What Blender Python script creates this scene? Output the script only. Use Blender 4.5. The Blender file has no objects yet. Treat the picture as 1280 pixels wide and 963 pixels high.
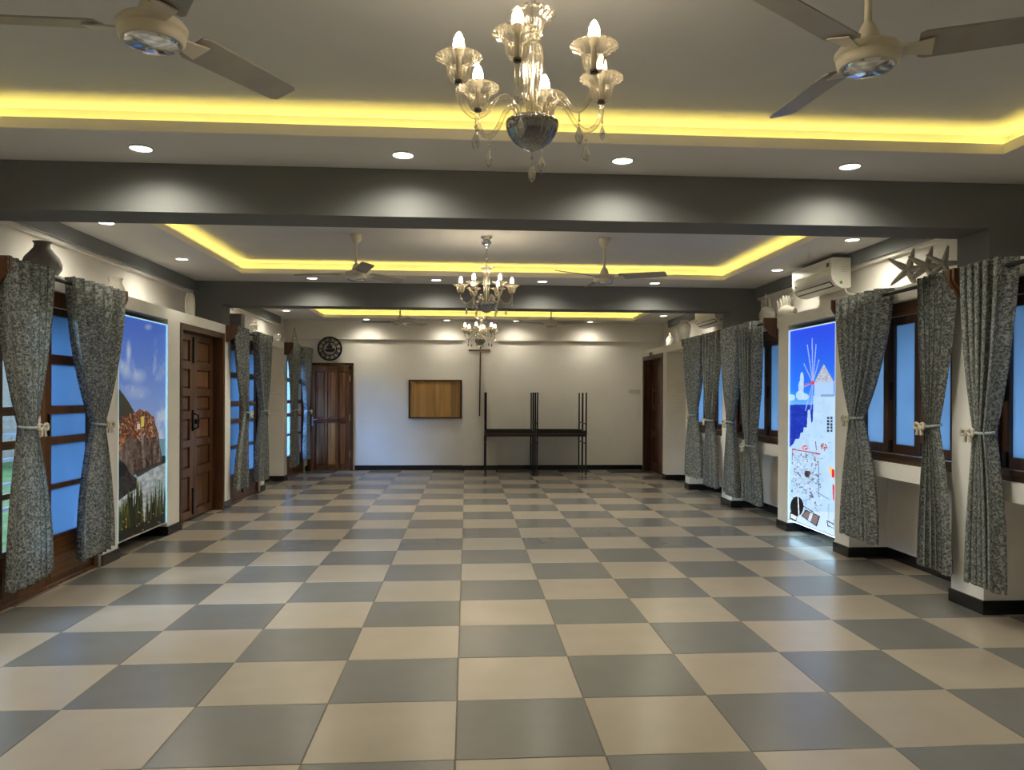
import bpy, math, random
import numpy as np
from mathutils import Matrix, Vector

random.seed(7)
SC = bpy.context.scene
COL = SC.collection
PI = math.pi

# ------------------------------------------------------------------ camera
F_PX, YAW, PIT, ROL = 974.5723, .0701, -.0022, .0042
CAM = Vector((.04, -3.0878, 1.4402))
CX, CY = 652.0, 497.2
fw = Vector((math.sin(YAW) * math.cos(PIT), math.cos(YAW) * math.cos(PIT), math.sin(PIT)))
rt0 = Vector((math.cos(YAW), -math.sin(YAW), 0)); up0 = rt0.cross(fw)
rt = rt0 * math.cos(ROL) + up0 * math.sin(ROL); up = -rt0 * math.sin(ROL) + up0 * math.cos(ROL)
cd = bpy.data.cameras.new('camera'); cam = bpy.data.objects.new('camera', cd); COL.objects.link(cam)
cam.matrix_world = Matrix(((rt.x, up.x, -fw.x, CAM.x), (rt.y, up.y, -fw.y, CAM.y), (rt.z, up.z, -fw.z, CAM.z), (0, 0, 0, 1)))
cd.sensor_width = 36; cd.lens = F_PX / 1280 * 36
cd.shift_x = -(CX - 640) / 1280; cd.shift_y = (CY - 481.5) / 1280
cd.clip_start = .05; cd.clip_end = 300
SC.camera = cam

# ------------------------------------------------------------------ world, exposure
W = bpy.data.worlds.new('overcast_sky'); SC.world = W; W.use_nodes = True
bg = W.node_tree.nodes['Background']
bg.inputs[0].default_value = (.56, .78, 1.0, 1); bg.inputs[1].default_value = 6.0
sl = bpy.data.lights.new('hazy_sun', 'SUN'); sl.energy = 26.0; sl.angle = math.radians(35); sl.color = (.50, .75, 1.0)
so = bpy.data.objects.new('hazy_sun', sl); COL.objects.link(so)
so.rotation_euler = Vector((.66, .66, -.36)).to_track_quat('-Z', 'Y').to_euler()
SC.view_settings.view_transform = 'Standard'; SC.view_settings.look = 'None'
SC.view_settings.exposure = 0.0; SC.view_settings.gamma = 1
SC.view_settings.use_curve_mapping = False
SC.cycles.use_denoising = True
SC.cycles.sample_clamp_indirect = 6
SC.cycles.caustics_reflective = False; SC.cycles.caustics_refractive = False
SC.cycles.max_bounces = 10; SC.cycles.transparent_max_bounces = 16

SPOT_W = 62.0        # one downlight
LED_E = 19.0          # cove strip
BULB_E = 130.0       # candle bulb

# ------------------------------------------------------------------ materials
MATS = {}
def mat(name, color, rough=.6, metal=0, noise=0, nscale=8, bump=0, bscale=60, spec=.5, coat=0):
    m = bpy.data.materials.new(name); m.use_nodes = True; nt = m.node_tree
    b = nt.nodes['Principled BSDF']
    b.inputs['Base Color'].default_value = (*color, 1); b.inputs['Roughness'].default_value = rough
    b.inputs['Metallic'].default_value = metal; b.inputs['Specular IOR Level'].default_value = spec
    b.inputs['Coat Weight'].default_value = coat
    tc = nt.nodes.new('ShaderNodeTexCoord')
    if noise:
        n = nt.nodes.new('ShaderNodeTexNoise'); n.inputs['Scale'].default_value = nscale; n.inputs['Detail'].default_value = 5
        nt.links.new(tc.outputs['Object'], n.inputs['Vector'])
        r = nt.nodes.new('ShaderNodeValToRGB')
        r.color_ramp.elements[0].position = .3; r.color_ramp.elements[1].position = .7
        r.color_ramp.elements[0].color = (*[c * (1 - noise) for c in color], 1)
        r.color_ramp.elements[1].color = (*[min(1, c * (1 + noise)) for c in color], 1)
        nt.links.new(n.outputs['Fac'], r.inputs[0]); nt.links.new(r.outputs[0], b.inputs['Base Color'])
    if bump:
        n2 = nt.nodes.new('ShaderNodeTexNoise'); n2.inputs['Scale'].default_value = bscale; n2.inputs['Detail'].default_value = 3
        nt.links.new(tc.outputs['Object'], n2.inputs['Vector'])
        bp = nt.nodes.new('ShaderNodeBump'); bp.inputs['Strength'].default_value = bump; bp.inputs['Distance'].default_value = .01
        nt.links.new(n2.outputs['Fac'], bp.inputs['Height']); nt.links.new(bp.outputs[0], b.inputs['Normal'])
    MATS[name] = m
    return m

def wood(name, c0, c1, axis='Z', rough=.35, scale=1.0):
    m = bpy.data.materials.new(name); m.use_nodes = True; nt = m.node_tree; b = nt.nodes['Principled BSDF']
    tc = nt.nodes.new('ShaderNodeTexCoord'); mp = nt.nodes.new('ShaderNodeMapping')
    sc = {'X': (.6, 14, 14), 'Y': (14, .6, 14), 'Z': (14, 14, .6)}[axis]
    mp.inputs['Scale'].default_value = [s * scale for s in sc]
    oi = nt.nodes.new('ShaderNodeObjectInfo')
    vm = nt.nodes.new('ShaderNodeVectorMath'); vm.operation = 'ADD'
    ml = nt.nodes.new('ShaderNodeMath'); ml.operation = 'MULTIPLY'; ml.inputs[1].default_value = 7.0
    nt.links.new(oi.outputs['Random'], ml.inputs[0]); nt.links.new(tc.outputs['Object'], vm.inputs[0]); nt.links.new(ml.outputs[0], vm.inputs[1])
    nt.links.new(vm.outputs[0], mp.inputs['Vector'])
    n = nt.nodes.new('ShaderNodeTexNoise'); n.inputs['Scale'].default_value = 1.6; n.inputs['Detail'].default_value = 7
    n.inputs['Distortion'].default_value = .8
    nt.links.new(mp.outputs[0], n.inputs['Vector'])
    r = nt.nodes.new('ShaderNodeValToRGB'); r.color_ramp.elements[0].position = .32; r.color_ramp.elements[1].position = .72
    r.color_ramp.elements[0].color = (*c0, 1); r.color_ramp.elements[1].color = (*c1, 1)
    nt.links.new(n.outputs['Fac'], r.inputs[0])
    hs = nt.nodes.new('ShaderNodeHueSaturation'); mr = nt.nodes.new('ShaderNodeMapRange'); mr.inputs[3].default_value = .72; mr.inputs[4].default_value = 1.3
    nt.links.new(oi.outputs['Random'], mr.inputs[0]); nt.links.new(mr.outputs[0], hs.inputs['Value']); nt.links.new(r.outputs[0], hs.inputs['Color']); nt.links.new(hs.outputs[0], b.inputs['Base Color'])
    b.inputs['Roughness'].default_value = rough
    MATS[name] = m
    return m

def emis(name, color, strength):
    m = bpy.data.materials.new(name); m.use_nodes = True; nt = m.node_tree
    b = nt.nodes['Principled BSDF']; b.inputs['Base Color'].default_value = (*color, 1)
    b.inputs['Emission Color'].default_value = (*color, 1); b.inputs['Emission Strength'].default_value = strength
    b.inputs['Roughness'].default_value = .5
    MATS[name] = m
    return m

mat('wall_paint', (.84, .80, .74), .75, noise=.03, nscale=2, bump=.08, bscale=90)
mat('white_paint', (.84, .81, .76), .7, noise=.03, nscale=3, bump=.06, bscale=90)
mat('ceiling_paint', (.56, .565, .58), .8, noise=.03, nscale=2, bump=.04)
mat('soffit_paint', (.70, .69, .69), .75, noise=.02, nscale=2)
mat('lip_paint', (.80, .76, .71), .75, noise=.02, nscale=2)
mat('grey_paint', (.135, .138, .138), .7, noise=.05, nscale=2, bump=.05, bscale=80)
mat('side_grey', (.17, .18, .185), .65, noise=.04, nscale=2)
mat('skirting_stone', (.008, .008, .009), .25, noise=.3, nscale=30)
mat('grout', (.13, .095, .065), .9, noise=.2, nscale=20)
mat('black_metal', (.012, .012, .013), .4, metal=.5, noise=.2, nscale=30)
mat('rod_black', (.010, .010, .010), .75, noise=.2)
mat('chrome', (.75, .75, .75), .12, metal=1, noise=.05)
mat('bowl_mirror', (.30, .30, .32), .14, metal=1, noise=.15, nscale=20)
mat('fan_enamel', (.62, .57, .48), .35, noise=.05, nscale=6)
mat('fan_blade', (.30, .285, .265), .3, noise=.08, nscale=9)
mat('ac_plastic', (.80, .77, .70), .35, noise=.02)
mat('ac_slot', (.05, .05, .05), .6, noise=.1)
mat('ac_gold', (.75, .68, .42), .3, noise=.05)
mat('ac_green', (.10, .35, .08), .5, noise=.1)
mat('clay_grey', (.17, .162, .155), .85, noise=.2, nscale=12, bump=.2, bscale=40)
mat('clay_pale', (.62, .58, .50), .7, noise=.1, nscale=12, bump=.1)
mat('clay_stone', (.42, .40, .33), .8, noise=.25, nscale=9, bump=.3, bscale=30)
mat('starfish_stone', (.46, .43, .38), .8, noise=.2, nscale=25, bump=.4, bscale=70)
mat('shell_white', (.26, .24, .205), .7, noise=.12, nscale=14, bump=.2, bscale=50)
mat('bow_cloth', (.55, .50, .40), .85, noise=.2, nscale=40)
mat('band_cloth', (.35, .42, .45), .85, noise=.2, nscale=40)
mat('brass', (.55, .38, .14), .3, metal=1, noise=.1)
mat('steel', (.6, .6, .58), .3, metal=1, noise=.1)
mat('plate_white', (.62, .60, .55), .5, noise=.03)
mat('print_grey', (.60, .585, .55), .8, noise=.1)
mat('mat_rubber', (.012, .011, .010), .9, noise=.4, nscale=60, bump=.5)
mat('desk_top', (.030, .020, .014), .4, noise=.3, nscale=20)
mat('lawn', (.02, .075, .009), .9, noise=.4, nscale=3)
mat('outside_white', (.20, .20, .19), .8, noise=.05)
mat('outside_rail', (.10, .14, .20), .5, noise=.1)
mat('frame_alu', (.70, .74, .78), .35, metal=.6, noise=.03)
wood('teak_dark', (.022, .009, .004), (.105, .042, .016), 'Z')
wood('teak_dark_y', (.022, .009, .004), (.105, .042, .016), 'Y')
wood('teak_door', (.060, .024, .010), (.30, .130, .052), 'Z', rough=.3)
wood('teak_leaf', (.060, .025, .011), (.20, .090, .040), 'Z', rough=.28)
wood('teak_warm', (.16, .065, .018), (.42, .20, .07), 'Z', rough=.35)
wood('teak_red', (.045, .012, .007), (.11, .034, .018), 'Z', rough=.3)
wood('french_wood', (.060, .021, .006), (.19, .075, .022), 'Z', rough=.35)
wood('french_wood_y', (.060, .021, .006), (.19, .075, .022), 'Y', rough=.35)
wood('pine', (.30, .155, .042), (.55, .32, .11), 'Z', rough=.4, scale=.55)
wood('bracket_wood', (.055, .019, .006), (.13, .045, .014), 'Z', rough=.4)
emis('lamp_lens', (1.0, .93, .80), 14)
emis('bulb_glow', (1.0, .82, .55), BULB_E)
emis('led_warm', (1.0, .77, .15), LED_E)
emis('led_cyan', (.45, .82, 1.0), .55)
emis('led_under', (.50, .80, 1.0), 13.0)
emis('led_bluewhite', (.60, .80, 1.0), .7)

def tile_mat(name, color):
    m = bpy.data.materials.new(name); m.use_nodes = True; nt = m.node_tree; b = nt.nodes['Principled BSDF']
    tc = nt.nodes.new('ShaderNodeTexCoord'); oi = nt.nodes.new('ShaderNodeObjectInfo')
    ml = nt.nodes.new('ShaderNodeMath'); ml.operation = 'MULTIPLY'; ml.inputs[1].default_value = 9.0
    nt.links.new(oi.outputs['Random'], ml.inputs[0])
    n = nt.nodes.new('ShaderNodeTexNoise'); n.noise_dimensions = '4D'; n.inputs['Scale'].default_value = 5; n.inputs['Detail'].default_value = 2
    nt.links.new(tc.outputs['Object'], n.inputs['Vector']); nt.links.new(ml.outputs[0], n.inputs['W'])
    mr = nt.nodes.new('ShaderNodeMapRange'); mr.inputs[3].default_value = .94; mr.inputs[4].default_value = 1.06
    nt.links.new(oi.outputs['Random'], mr.inputs[0])
    m2 = nt.nodes.new('ShaderNodeMapRange'); m2.inputs[1].default_value = .2; m2.inputs[2].default_value = .8; m2.inputs[3].default_value = .95; m2.inputs[4].default_value = 1.05
    nt.links.new(n.outputs['Fac'], m2.inputs[0])
    pr = nt.nodes.new('ShaderNodeMath'); pr.operation = 'MULTIPLY'; nt.links.new(mr.outputs[0], pr.inputs[0]); nt.links.new(m2.outputs[0], pr.inputs[1])
    hs = nt.nodes.new('ShaderNodeHueSaturation'); hs.inputs['Color'].default_value = (*color, 1)
    nt.links.new(pr.outputs[0], hs.inputs['Value']); nt.links.new(hs.outputs[0], b.inputs['Base Color'])
    b.inputs['Roughness'].default_value = .26; b.inputs['Specular IOR Level'].default_value = .5
    MATS[name] = m
tile_mat('tile_grey', (.150, .145, .138))
tile_mat('tile_beige', (.345, .292, .235))

def film_mat(name, color, gloss=.08):
    """frosted blue film on a pane: lets daylight through diffusely"""
    m = bpy.data.materials.new(name); m.use_nodes = True; nt = m.node_tree; nt.nodes.clear()
    out = nt.nodes.new('ShaderNodeOutputMaterial'); t = nt.nodes.new('ShaderNodeBsdfTranslucent'); g = nt.nodes.new('ShaderNodeBsdfGlossy')
    tc = nt.nodes.new('ShaderNodeTexCoord'); n = nt.nodes.new('ShaderNodeTexNoise'); n.inputs['Scale'].default_value = 1.3; n.inputs['Detail'].default_value = 2
    nt.links.new(tc.outputs['Object'], n.inputs['Vector'])
    r = nt.nodes.new('ShaderNodeValToRGB'); r.color_ramp.elements[0].position = .3; r.color_ramp.elements[1].position = .7
    r.color_ramp.elements[0].color = (*[c * .88 for c in color], 1); r.color_ramp.elements[1].color = (*[min(1, c * 1.1) for c in color], 1)
    nt.links.new(n.outputs['Fac'], r.inputs[0]); nt.links.new(r.outputs[0], t.inputs['Color'])
    g.inputs['Roughness'].default_value = .08; g.inputs['Color'].default_value = (.9, .95, 1, 1)
    mx = nt.nodes.new('ShaderNodeMixShader'); mx.inputs[0].default_value = gloss
    nt.links.new(t.outputs[0], mx.inputs[1]); nt.links.new(g.outputs[0], mx.inputs[2]); nt.links.new(mx.outputs[0], out.inputs[0])
    MATS[name] = m
film_mat('film_left', (.145, .205, .285))
film_mat('film_right', (.29, .38, .48))

def clear_mat(name, tint, lo, hi, rough=.03, diffuse=None):
    """thin clear glass: see-through facing the eye, shiny at a slant"""
    m = bpy.data.materials.new(name); m.use_nodes = True; nt = m.node_tree; nt.nodes.clear()
    out = nt.nodes.new('ShaderNodeOutputMaterial'); t = nt.nodes.new('ShaderNodeBsdfTransparent'); t.inputs[0].default_value = (*tint, 1)
    g = nt.nodes.new('ShaderNodeBsdfGlossy'); g.inputs['Roughness'].default_value = rough
    lw = nt.nodes.new('ShaderNodeLayerWeight'); lw.inputs[0].default_value = .45
    mr = nt.nodes.new('ShaderNodeMapRange'); mr.inputs[3].default_value = lo; mr.inputs[4].default_value = hi
    nt.links.new(lw.outputs['Facing'], mr.inputs[0])
    sh = g.outputs[0]
    if diffuse:
        d = nt.nodes.new('ShaderNodeBsdfTranslucent'); d.inputs[0].default_value = (*diffuse, 1)
        d2 = nt.nodes.new('ShaderNodeBsdfDiffuse'); d2.inputs[0].default_value = (*diffuse, 1)
        a = nt.nodes.new('ShaderNodeMixShader'); a.inputs[0].default_value = .5
        nt.links.new(d.outputs[0], a.inputs[1]); nt.links.new(d2.outputs[0], a.inputs[2])
        a2 = nt.nodes.new('ShaderNodeMixShader'); a2.inputs[0].default_value = .35
        nt.links.new(g.outputs[0], a2.inputs[1]); nt.links.new(a.outputs[0], a2.inputs[2]); sh = a2.outputs[0]
    mx = nt.nodes.new('ShaderNodeMixShader'); nt.links.new(mr.outputs[0], mx.inputs[0])
    nt.links.new(t.outputs[0], mx.inputs[1]); nt.links.new(sh, mx.inputs[2]); nt.links.new(mx.outputs[0], out.inputs[0])
    MATS[name] = m
clear_mat('clear_pane', (.96, .98, 1), .04, .5)
clear_mat('tint_pane', (.46, .60, .80), .03, .35)
clear_mat('chandelier_glass', (.95, .93, .88), .08, .95, .05, (.85, .76, .58))
clear_mat('crystal', (.9, .9, .9), .45, .98, .03, (.95, .92, .85))
clear_mat('lantern_glass', (.95, .95, .95), .15, .9, .1, (.8, .78, .72))

def curtain_mat():
    m = bpy.data.materials.new('curtain_cloth'); m.use_nodes = True; nt = m.node_tree; nt.nodes.clear()
    out = nt.nodes.new('ShaderNodeOutputMaterial'); uv = nt.nodes.new('ShaderNodeUVMap')
    n = nt.nodes.new('ShaderNodeTexNoise'); n.inputs['Scale'].default_value = 75; n.inputs['Detail'].default_value = 3; n.inputs['Distortion'].default_value = 1.2
    nt.links.new(uv.outputs[0], n.inputs['Vector'])
    v = nt.nodes.new('ShaderNodeTexVoronoi'); v.inputs['Scale'].default_value = 60; nt.links.new(uv.outputs[0], v.inputs['Vector'])
    ad = nt.nodes.new('ShaderNodeMath'); ad.operation = 'MULTIPLY_ADD'; ad.inputs[1].default_value = .35
    nt.links.new(v.outputs['Distance'], ad.inputs[0]); nt.links.new(n.outputs['Fac'], ad.inputs[2])
    r = nt.nodes.new('ShaderNodeValToRGB'); e = r.color_ramp.elements
    e[0].position = .46; e[0].color = (.085, .097, .10, 1); e[1].position = .84; e[1].color = (.46, .465, .43, 1)
    x = e.new(.64); x.color = (.175, .187, .185, 1)
    nt.links.new(ad.outputs[0], r.inputs[0])
    d = nt.nodes.new('ShaderNodeBsdfDiffuse'); t = nt.nodes.new('ShaderNodeBsdfTranslucent')
    nt.links.new(r.outputs[0], d.inputs[0]); nt.links.new(r.outputs[0], t.inputs[0])
    sh = nt.nodes.new('ShaderNodeBsdfSheen'); sh.inputs['Color'].default_value = (.10, .11, .11, 1)
    mx = nt.nodes.new('ShaderNodeMixShader'); mx.inputs[0].default_value = .32
    nt.links.new(d.outputs[0], mx.inputs[1]); nt.links.new(t.outputs[0], mx.inputs[2])
    nt.links.new(mx.outputs[0], out.inputs[0]); nt.nodes.remove(sh)
    MATS['curtain_cloth'] = m
curtain_mat()

def print_mat(name, strength):
    """a printed transparency lit from behind: the print's own colours glow"""
    m = bpy.data.materials.new(name); m.use_nodes = True; nt = m.node_tree; b = nt.nodes['Principled BSDF']
    a = nt.nodes.new('ShaderNodeVertexColor'); a.layer_name = 'print'
    nt.links.new(a.outputs[0], b.inputs['Base Color']); nt.links.new(a.outputs[0], b.inputs['Emission Color'])
    b.inputs['Emission Strength'].default_value = strength; b.inputs['Roughness'].default_value = .45; b.inputs['Specular IOR Level'].default_value = .25
    MATS[name] = m
print_mat('print_sea_village', .42)
print_mat('print_windmill', .95)

# ------------------------------------------------------------------ builders
ORG = {}
def empty(name, loc=(0, 0, 0), label=None, cat=None, group=None, kind=None, rz=0):
    o = bpy.data.objects.new(name, None); COL.objects.link(o); o.location = loc; o.rotation_euler = (0, 0, rz)
    ORG[o.name] = Vector(loc); o.empty_display_size = .1
    return tag(o, label, cat, group, kind)
def tag(o, label=None, cat=None, group=None, kind=None):
    for k, v in (('label', label), ('category', cat), ('group', group), ('kind', kind)):
        if v: o[k] = v
    return o

class B:
    def __init__(s): s.v = []; s.f = []; s.uv = None
    def add(s, vs, fs):
        n = len(s.v); s.v += [tuple(p) for p in vs]; s.f += [tuple(i + n for i in f) for f in fs]; return s
    def box(s, x0, x1, y0, y1, z0, z1):
        x0, x1 = sorted((x0, x1)); y0, y1 = sorted((y0, y1)); z0, z1 = sorted((z0, z1))
        return s.add([(x, y, z) for z in (z0, z1) for y in (y0, y1) for x in (x0, x1)],
                     [(0, 2, 3, 1), (4, 5, 7, 6), (0, 1, 5, 4), (2, 6, 7, 3), (0, 4, 6, 2), (1, 3, 7, 5)])
    def loft(s, rings, caps=True, closed=False):
        n = len(rings[0]); vs = [p for r in rings for p in r]; fs = []
        m = len(rings)
        for i in range(m - (0 if closed else 1)):
            a = i * n; b = ((i + 1) % m) * n
            for j in range(n): k = (j + 1) % n; fs.append((a + j, a + k, b + k, b + j))
        if caps and not closed: fs.append(tuple(range(n))[::-1]); fs.append(tuple(range((m - 1) * n, m * n)))
        return s.add(vs, fs)
    def lathe(s, prof, n=24, c=(0, 0), flute=0, nfl=0, twist=0):
        rings = []
        for r, z in prof:
            ring = []
            for j in range(n):
                a = 2 * PI * j / n
                fl = flute(z) if callable(flute) else flute
                rr = max(r, 1e-4) * (1 + (fl * math.cos(nfl * a) if nfl else 0))
                ring.append((c[0] + rr * math.cos(a), c[1] + rr * math.sin(a), z))
            rings.append(ring)
        return s.loft(rings)
    def tube(s, path, rad, n=8, closed=False, caps=True):
        path = [Vector(p) for p in path]; m = len(path); rings = []; prev = None
        for i, p in enumerate(path):
            if closed: t = path[(i + 1) % m] - path[i - 1]
            else: t = path[min(i + 1, m - 1)] - path[max(i - 1, 0)]
            t.normalize()
            if prev is None:
                a = Vector((0, 0, 1)) if abs(t.z) < .9 else Vector((1, 0, 0)); nx = t.cross(a).normalized()
            else:
                nx = (prev - t * prev.dot(t)).normalized()
            prev = nx; ny = t.cross(nx); r = rad(i / max(1, m - 1)) if callable(rad) else rad
            rings.append([p + nx * (r * math.cos(2 * PI * j / n)) + ny * (r * math.sin(2 * PI * j / n)) for j in range(n)])
        return s.loft(rings, caps, closed)
    def prism(s, poly, fn, a, b):
        """poly: 2-d outline, fn(u,v,w)->xyz, between w=a and w=b"""
        return s.loft([[fn(u, v, a) for u, v in poly], [fn(u, v, b) for u, v in poly]])
    def lattice(s, us, vs, solid, fn, w0, w1):
        """a plate cut by grid lines; cells where solid(i,j) holds are material"""
        ids = {}
        def vid(i, j, k):
            key = (i, j, k)
            if key not in ids: ids[key] = len(s.v); s.v.append(tuple(fn(us[i], vs[j], (w0, w1)[k])))
            return ids[key]
        nu, nv = len(us) - 1, len(vs) - 1
        S = [[bool(solid(i, j)) for j in range(nv)] for i in range(nu)]
        g = lambda i, j: 0 <= i < nu and 0 <= j < nv and S[i][j]
        for i in range(nu):
            for j in range(nv):
                if not S[i][j]: continue
                s.f.append((vid(i, j, 0), vid(i + 1, j, 0), vid(i + 1, j + 1, 0), vid(i, j + 1, 0)))
                s.f.append((vid(i, j, 1), vid(i, j + 1, 1), vid(i + 1, j + 1, 1), vid(i + 1, j, 1)))
                for (di, dj, a, b) in ((-1, 0, (i, j), (i, j + 1)), (1, 0, (i + 1, j), (i + 1, j + 1)), (0, -1, (i, j), (i + 1, j)), (0, 1, (i, j + 1), (i + 1, j + 1))):
                    if not g(i + di, j + dj):
                        s.f.append((vid(*a, 0), vid(*b, 0), vid(*b, 1), vid(*a, 1)))
        return s
    def build(s, name, material, parent=None, smooth=False, world=True, bevel=0, recalc=True):
        me = bpy.data.meshes.new(name)
        org = ORG[parent.name] if (parent is not None and world) else Vector((0, 0, 0))
        me.from_pydata([(x - org.x, y - org.y, z - org.z) for x, y, z in s.v], [], s.f)
        if recalc:
            import bmesh
            bm = bmesh.new(); bm.from_mesh(me); bmesh.ops.recalc_face_normals(bm, faces=bm.faces)
            if bevel: bmesh.ops.bevel(bm, geom=bm.edges[:], offset=bevel, segments=2, affect='EDGES', profile=.5)
            bm.to_mesh(me); bm.free()
        o = bpy.data.objects.new(name, me); COL.objects.link(o)
        me.materials.append(MATS[material] if isinstance(material, str) else material)
        if parent is not None: o.parent = parent
        ORG[o.name] = org
        if smooth:
            me.polygons.foreach_set('use_smooth', [True] * len(me.polygons))
            if smooth != 'all':
                me.set_sharp_from_angle(angle=math.radians(40))
        me.update()
        return o

def copy_tree(o, parent=None):
    c = o.copy(); COL.objects.link(c); c.parent = parent
    ORG[c.name] = ORG.get(o.name, Vector((0, 0, 0)))
    for ch in [k for k in o.children]: copy_tree(ch, c)
    return c

# ------------------------------------------------------------------ dimensions
XL, XR = -3.0, 3.47           # faces of the thick lower walls
YF, YB = 12.05, -4.3          # far and back walls
DW = .42                      # depth of the thick lower wall (ledge)
ZL = 2.32                     # ledge top
ZB, ZC, ZT = 2.563, 2.863, 3.01   # beam soffit, ceiling soffit, tray ceiling
BEAMS = ((1.858, 2.20), (6.912, 7.25))
def sx(side, d): return XL - d if side == 'L' else XR + d

# ------------------------------------------------------------------ floor
floor = B().box(XL - DW - .05, XR + DW + .05, YB, YF + .05, -.12, -.0025).build('floor', 'grout')
tag(floor, 'checkerboard floor of grey and beige square tiles', kind='structure')
TS = .6; tile_cache = {}
xs0, xs1 = XL - DW, XR + DW
def tile_mesh(w, d, kind):
    key = (round(w, 3), round(d, 3), kind)
    if key not in tile_cache:
        g = .0022; b = B(); c = .0016
        x0, x1, y0, y1 = -w / 2 + g, w / 2 - g, -d / 2 + g, d / 2 - g
        rect = lambda q, z: [(x0 + q, y0 + q, z), (x1 - q, y0 + q, z), (x1 - q, y1 - q, z), (x0 + q, y1 - q, z)]
        b.loft([rect(0, -.01), rect(0, -c), rect(c, 0)])
        o = b.build('tile_master', 'tile_grey' if kind == 0 else 'tile_beige'); me = o.data
        bpy.data.objects.remove(o); me.name = 'floor_tile'; tile_cache[key] = me
    return tile_cache[key]
back = {0: B(), 1: B()}
for i in range(-6, 7):
    for j in range(-8, 21):
        x0, x1 = max(i * TS, xs0), min((i + 1) * TS, xs1); y0, y1 = max(j * TS, YB), min((j + 1) * TS, YF)
        if x1 - x0 < .02 or y1 - y0 < .02: continue
        k = (i + j) % 2
        if j < -1:
            g = .0022; back[k].box(x0 + g, x1 - g, y0 + g, y1 - g, -.01, 0); continue
        o = bpy.data.objects.new('floor_tile', tile_mesh(x1 - x0, y1 - y0, k)); COL.objects.link(o)
        o.location = ((x0 + x1) / 2, (y0 + y1) / 2, random.uniform(-.0004, .0004)); o.parent = floor
for k in (0, 1):
    tag(back[k].build('floor_tile_field', ('tile_grey', 'tile_beige')[k], floor), kind='stuff')

# ------------------------------------------------------------------ walls
FAR_OPEN = []
def wall_side(side, name, segs, label):
    """segs: list of (kind, y0, y1) from near to far"""
    w = B().box(sx(side, DW), sx(side, DW + .2), YB - .2, YF + .2, ZL, ZT + .1).build(name, 'wall_paint')
    tag(w, label, kind='structure')
    top = ZL - .115; up_w = w
    w = B().box(sx(side, 0), sx(side, DW + .2), YB, YF, ZL - .115, ZL).build(name.replace('wall_', 'wall_lower_'), 'white_paint')
    tag(w, 'thick white lower wall on the %s with piers, niches and ledge' % name[5:], kind='structure')
    for kind, y0, y1 in segs:
        if kind == 'pier':
            B().box(sx(side, 0), sx(side, DW if side == 'L' and y0 > 0 else DW + .2), y0, y1, 0, top).build('pier', 'white_paint', w)
        elif kind == 'niche':
            B().box(sx(side, DW - .03), sx(side, DW + .2), y0, y1, 0, top).build('niche_back', 'white_paint', w)
        elif kind == 'window':       # knee niche, sill panel, head
            B().box(sx(side, .36), sx(side, DW + .2), y0, y1, 0, .78).build('niche_back', 'white_paint', w)
            B().box(sx(side, .0), sx(side, DW + .2), y0, y1, .78, .905).build('sill_panel', 'white_paint', w)
        elif kind == 'door':
            B().box(sx(side, .30), sx(side, DW + .2), y0, y1, 0, top).build('niche_back', 'white_paint', w)
    return up_w
segL = [('pier', YB, .30), ('french', .30, 1.86), ('pier', 1.86, 2.2), ('french', 2.2, 3.66), ('pier', 3.66, 3.96), ('niche', 3.96, 5.09),
        ('pier', 5.09, 5.42), ('door', 5.42, 6.93), ('pier', 6.93, 7.2), ('french', 7.2, 8.70), ('pier', 8.70, 8.90),
        ('niche', 8.90, 10.13), ('pier', 10.13, 10.38), ('french', 10.38, 11.88), ('pier', 11.88, YF + .2)]
segR = [('pier', YB, .36), ('window', .36, 1.86), ('pier', 1.86, 2.21), ('window', 2.21, 3.69), ('pier', 3.69, 3.965), ('niche', 3.965, 5.04),
        ('pier', 5.04, 5.30), ('window', 5.30, 6.80), ('pier', 6.80, 7.2), ('window', 7.2, 8.72), ('pier', 8.72, 8.95),
        ('niche', 8.95, 10.13), ('pier', 10.13, 10.38), ('door', 10.38, 11.92), ('pier', 11.92, YF + .2)]
wl = wall_side('L', 'wall_left', segL, 'cream left wall with a thick lower part and display ledge')
wr = wall_side('R', 'wall_right', segR, 'cream right wall with windows and a display ledge')
wf = B().box(XL - DW - .2, XR + DW + .2, YF, YF + .2, -.1, ZT + .1).build('wall_far', 'wall_paint')
tag(wf, 'plain cream end wall with a shallow pier', kind='structure')
wb = B().box(XL - DW - .2, XR + DW + .2, YB - .2, YB, -.1, ZT + .1).build('wall_back', 'wall_paint')
tag(wb, 'plain cream wall behind the viewer', kind='structure')
# far wall: shallow pier and projecting head beam
far = B(); PX0, PX1 = -.045, .63
B().box(PX0, PX1, YF - .06, YF, 0, 2.505).build('pier', 'wall_paint', wf)
B().box(XL - DW, XR + DW, YF - .07, YF, 2.505, ZC).build('head_beam', 'wall_paint', wf)

# beams with their columns
for k, (y0, y1) in enumerate(BEAMS):
    b = B().box(XL - DW, XR + DW, y0, y1, ZB, ZT).build('ceiling_beam', 'grey_paint')
    tag(b, ('dark grey ceiling beam crossing the hall behind the large chandelier', 'dark grey ceiling beam crossing the hall before the end bay')[k], kind='structure')
    B().box(XL - DW, XL - .025, y0, y1, ZL, ZB).build('column', 'grey_paint', b)
    B().box(XR + .025, XR + DW, y0, y1, ZL, ZB).build('column', 'grey_paint', b)

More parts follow.
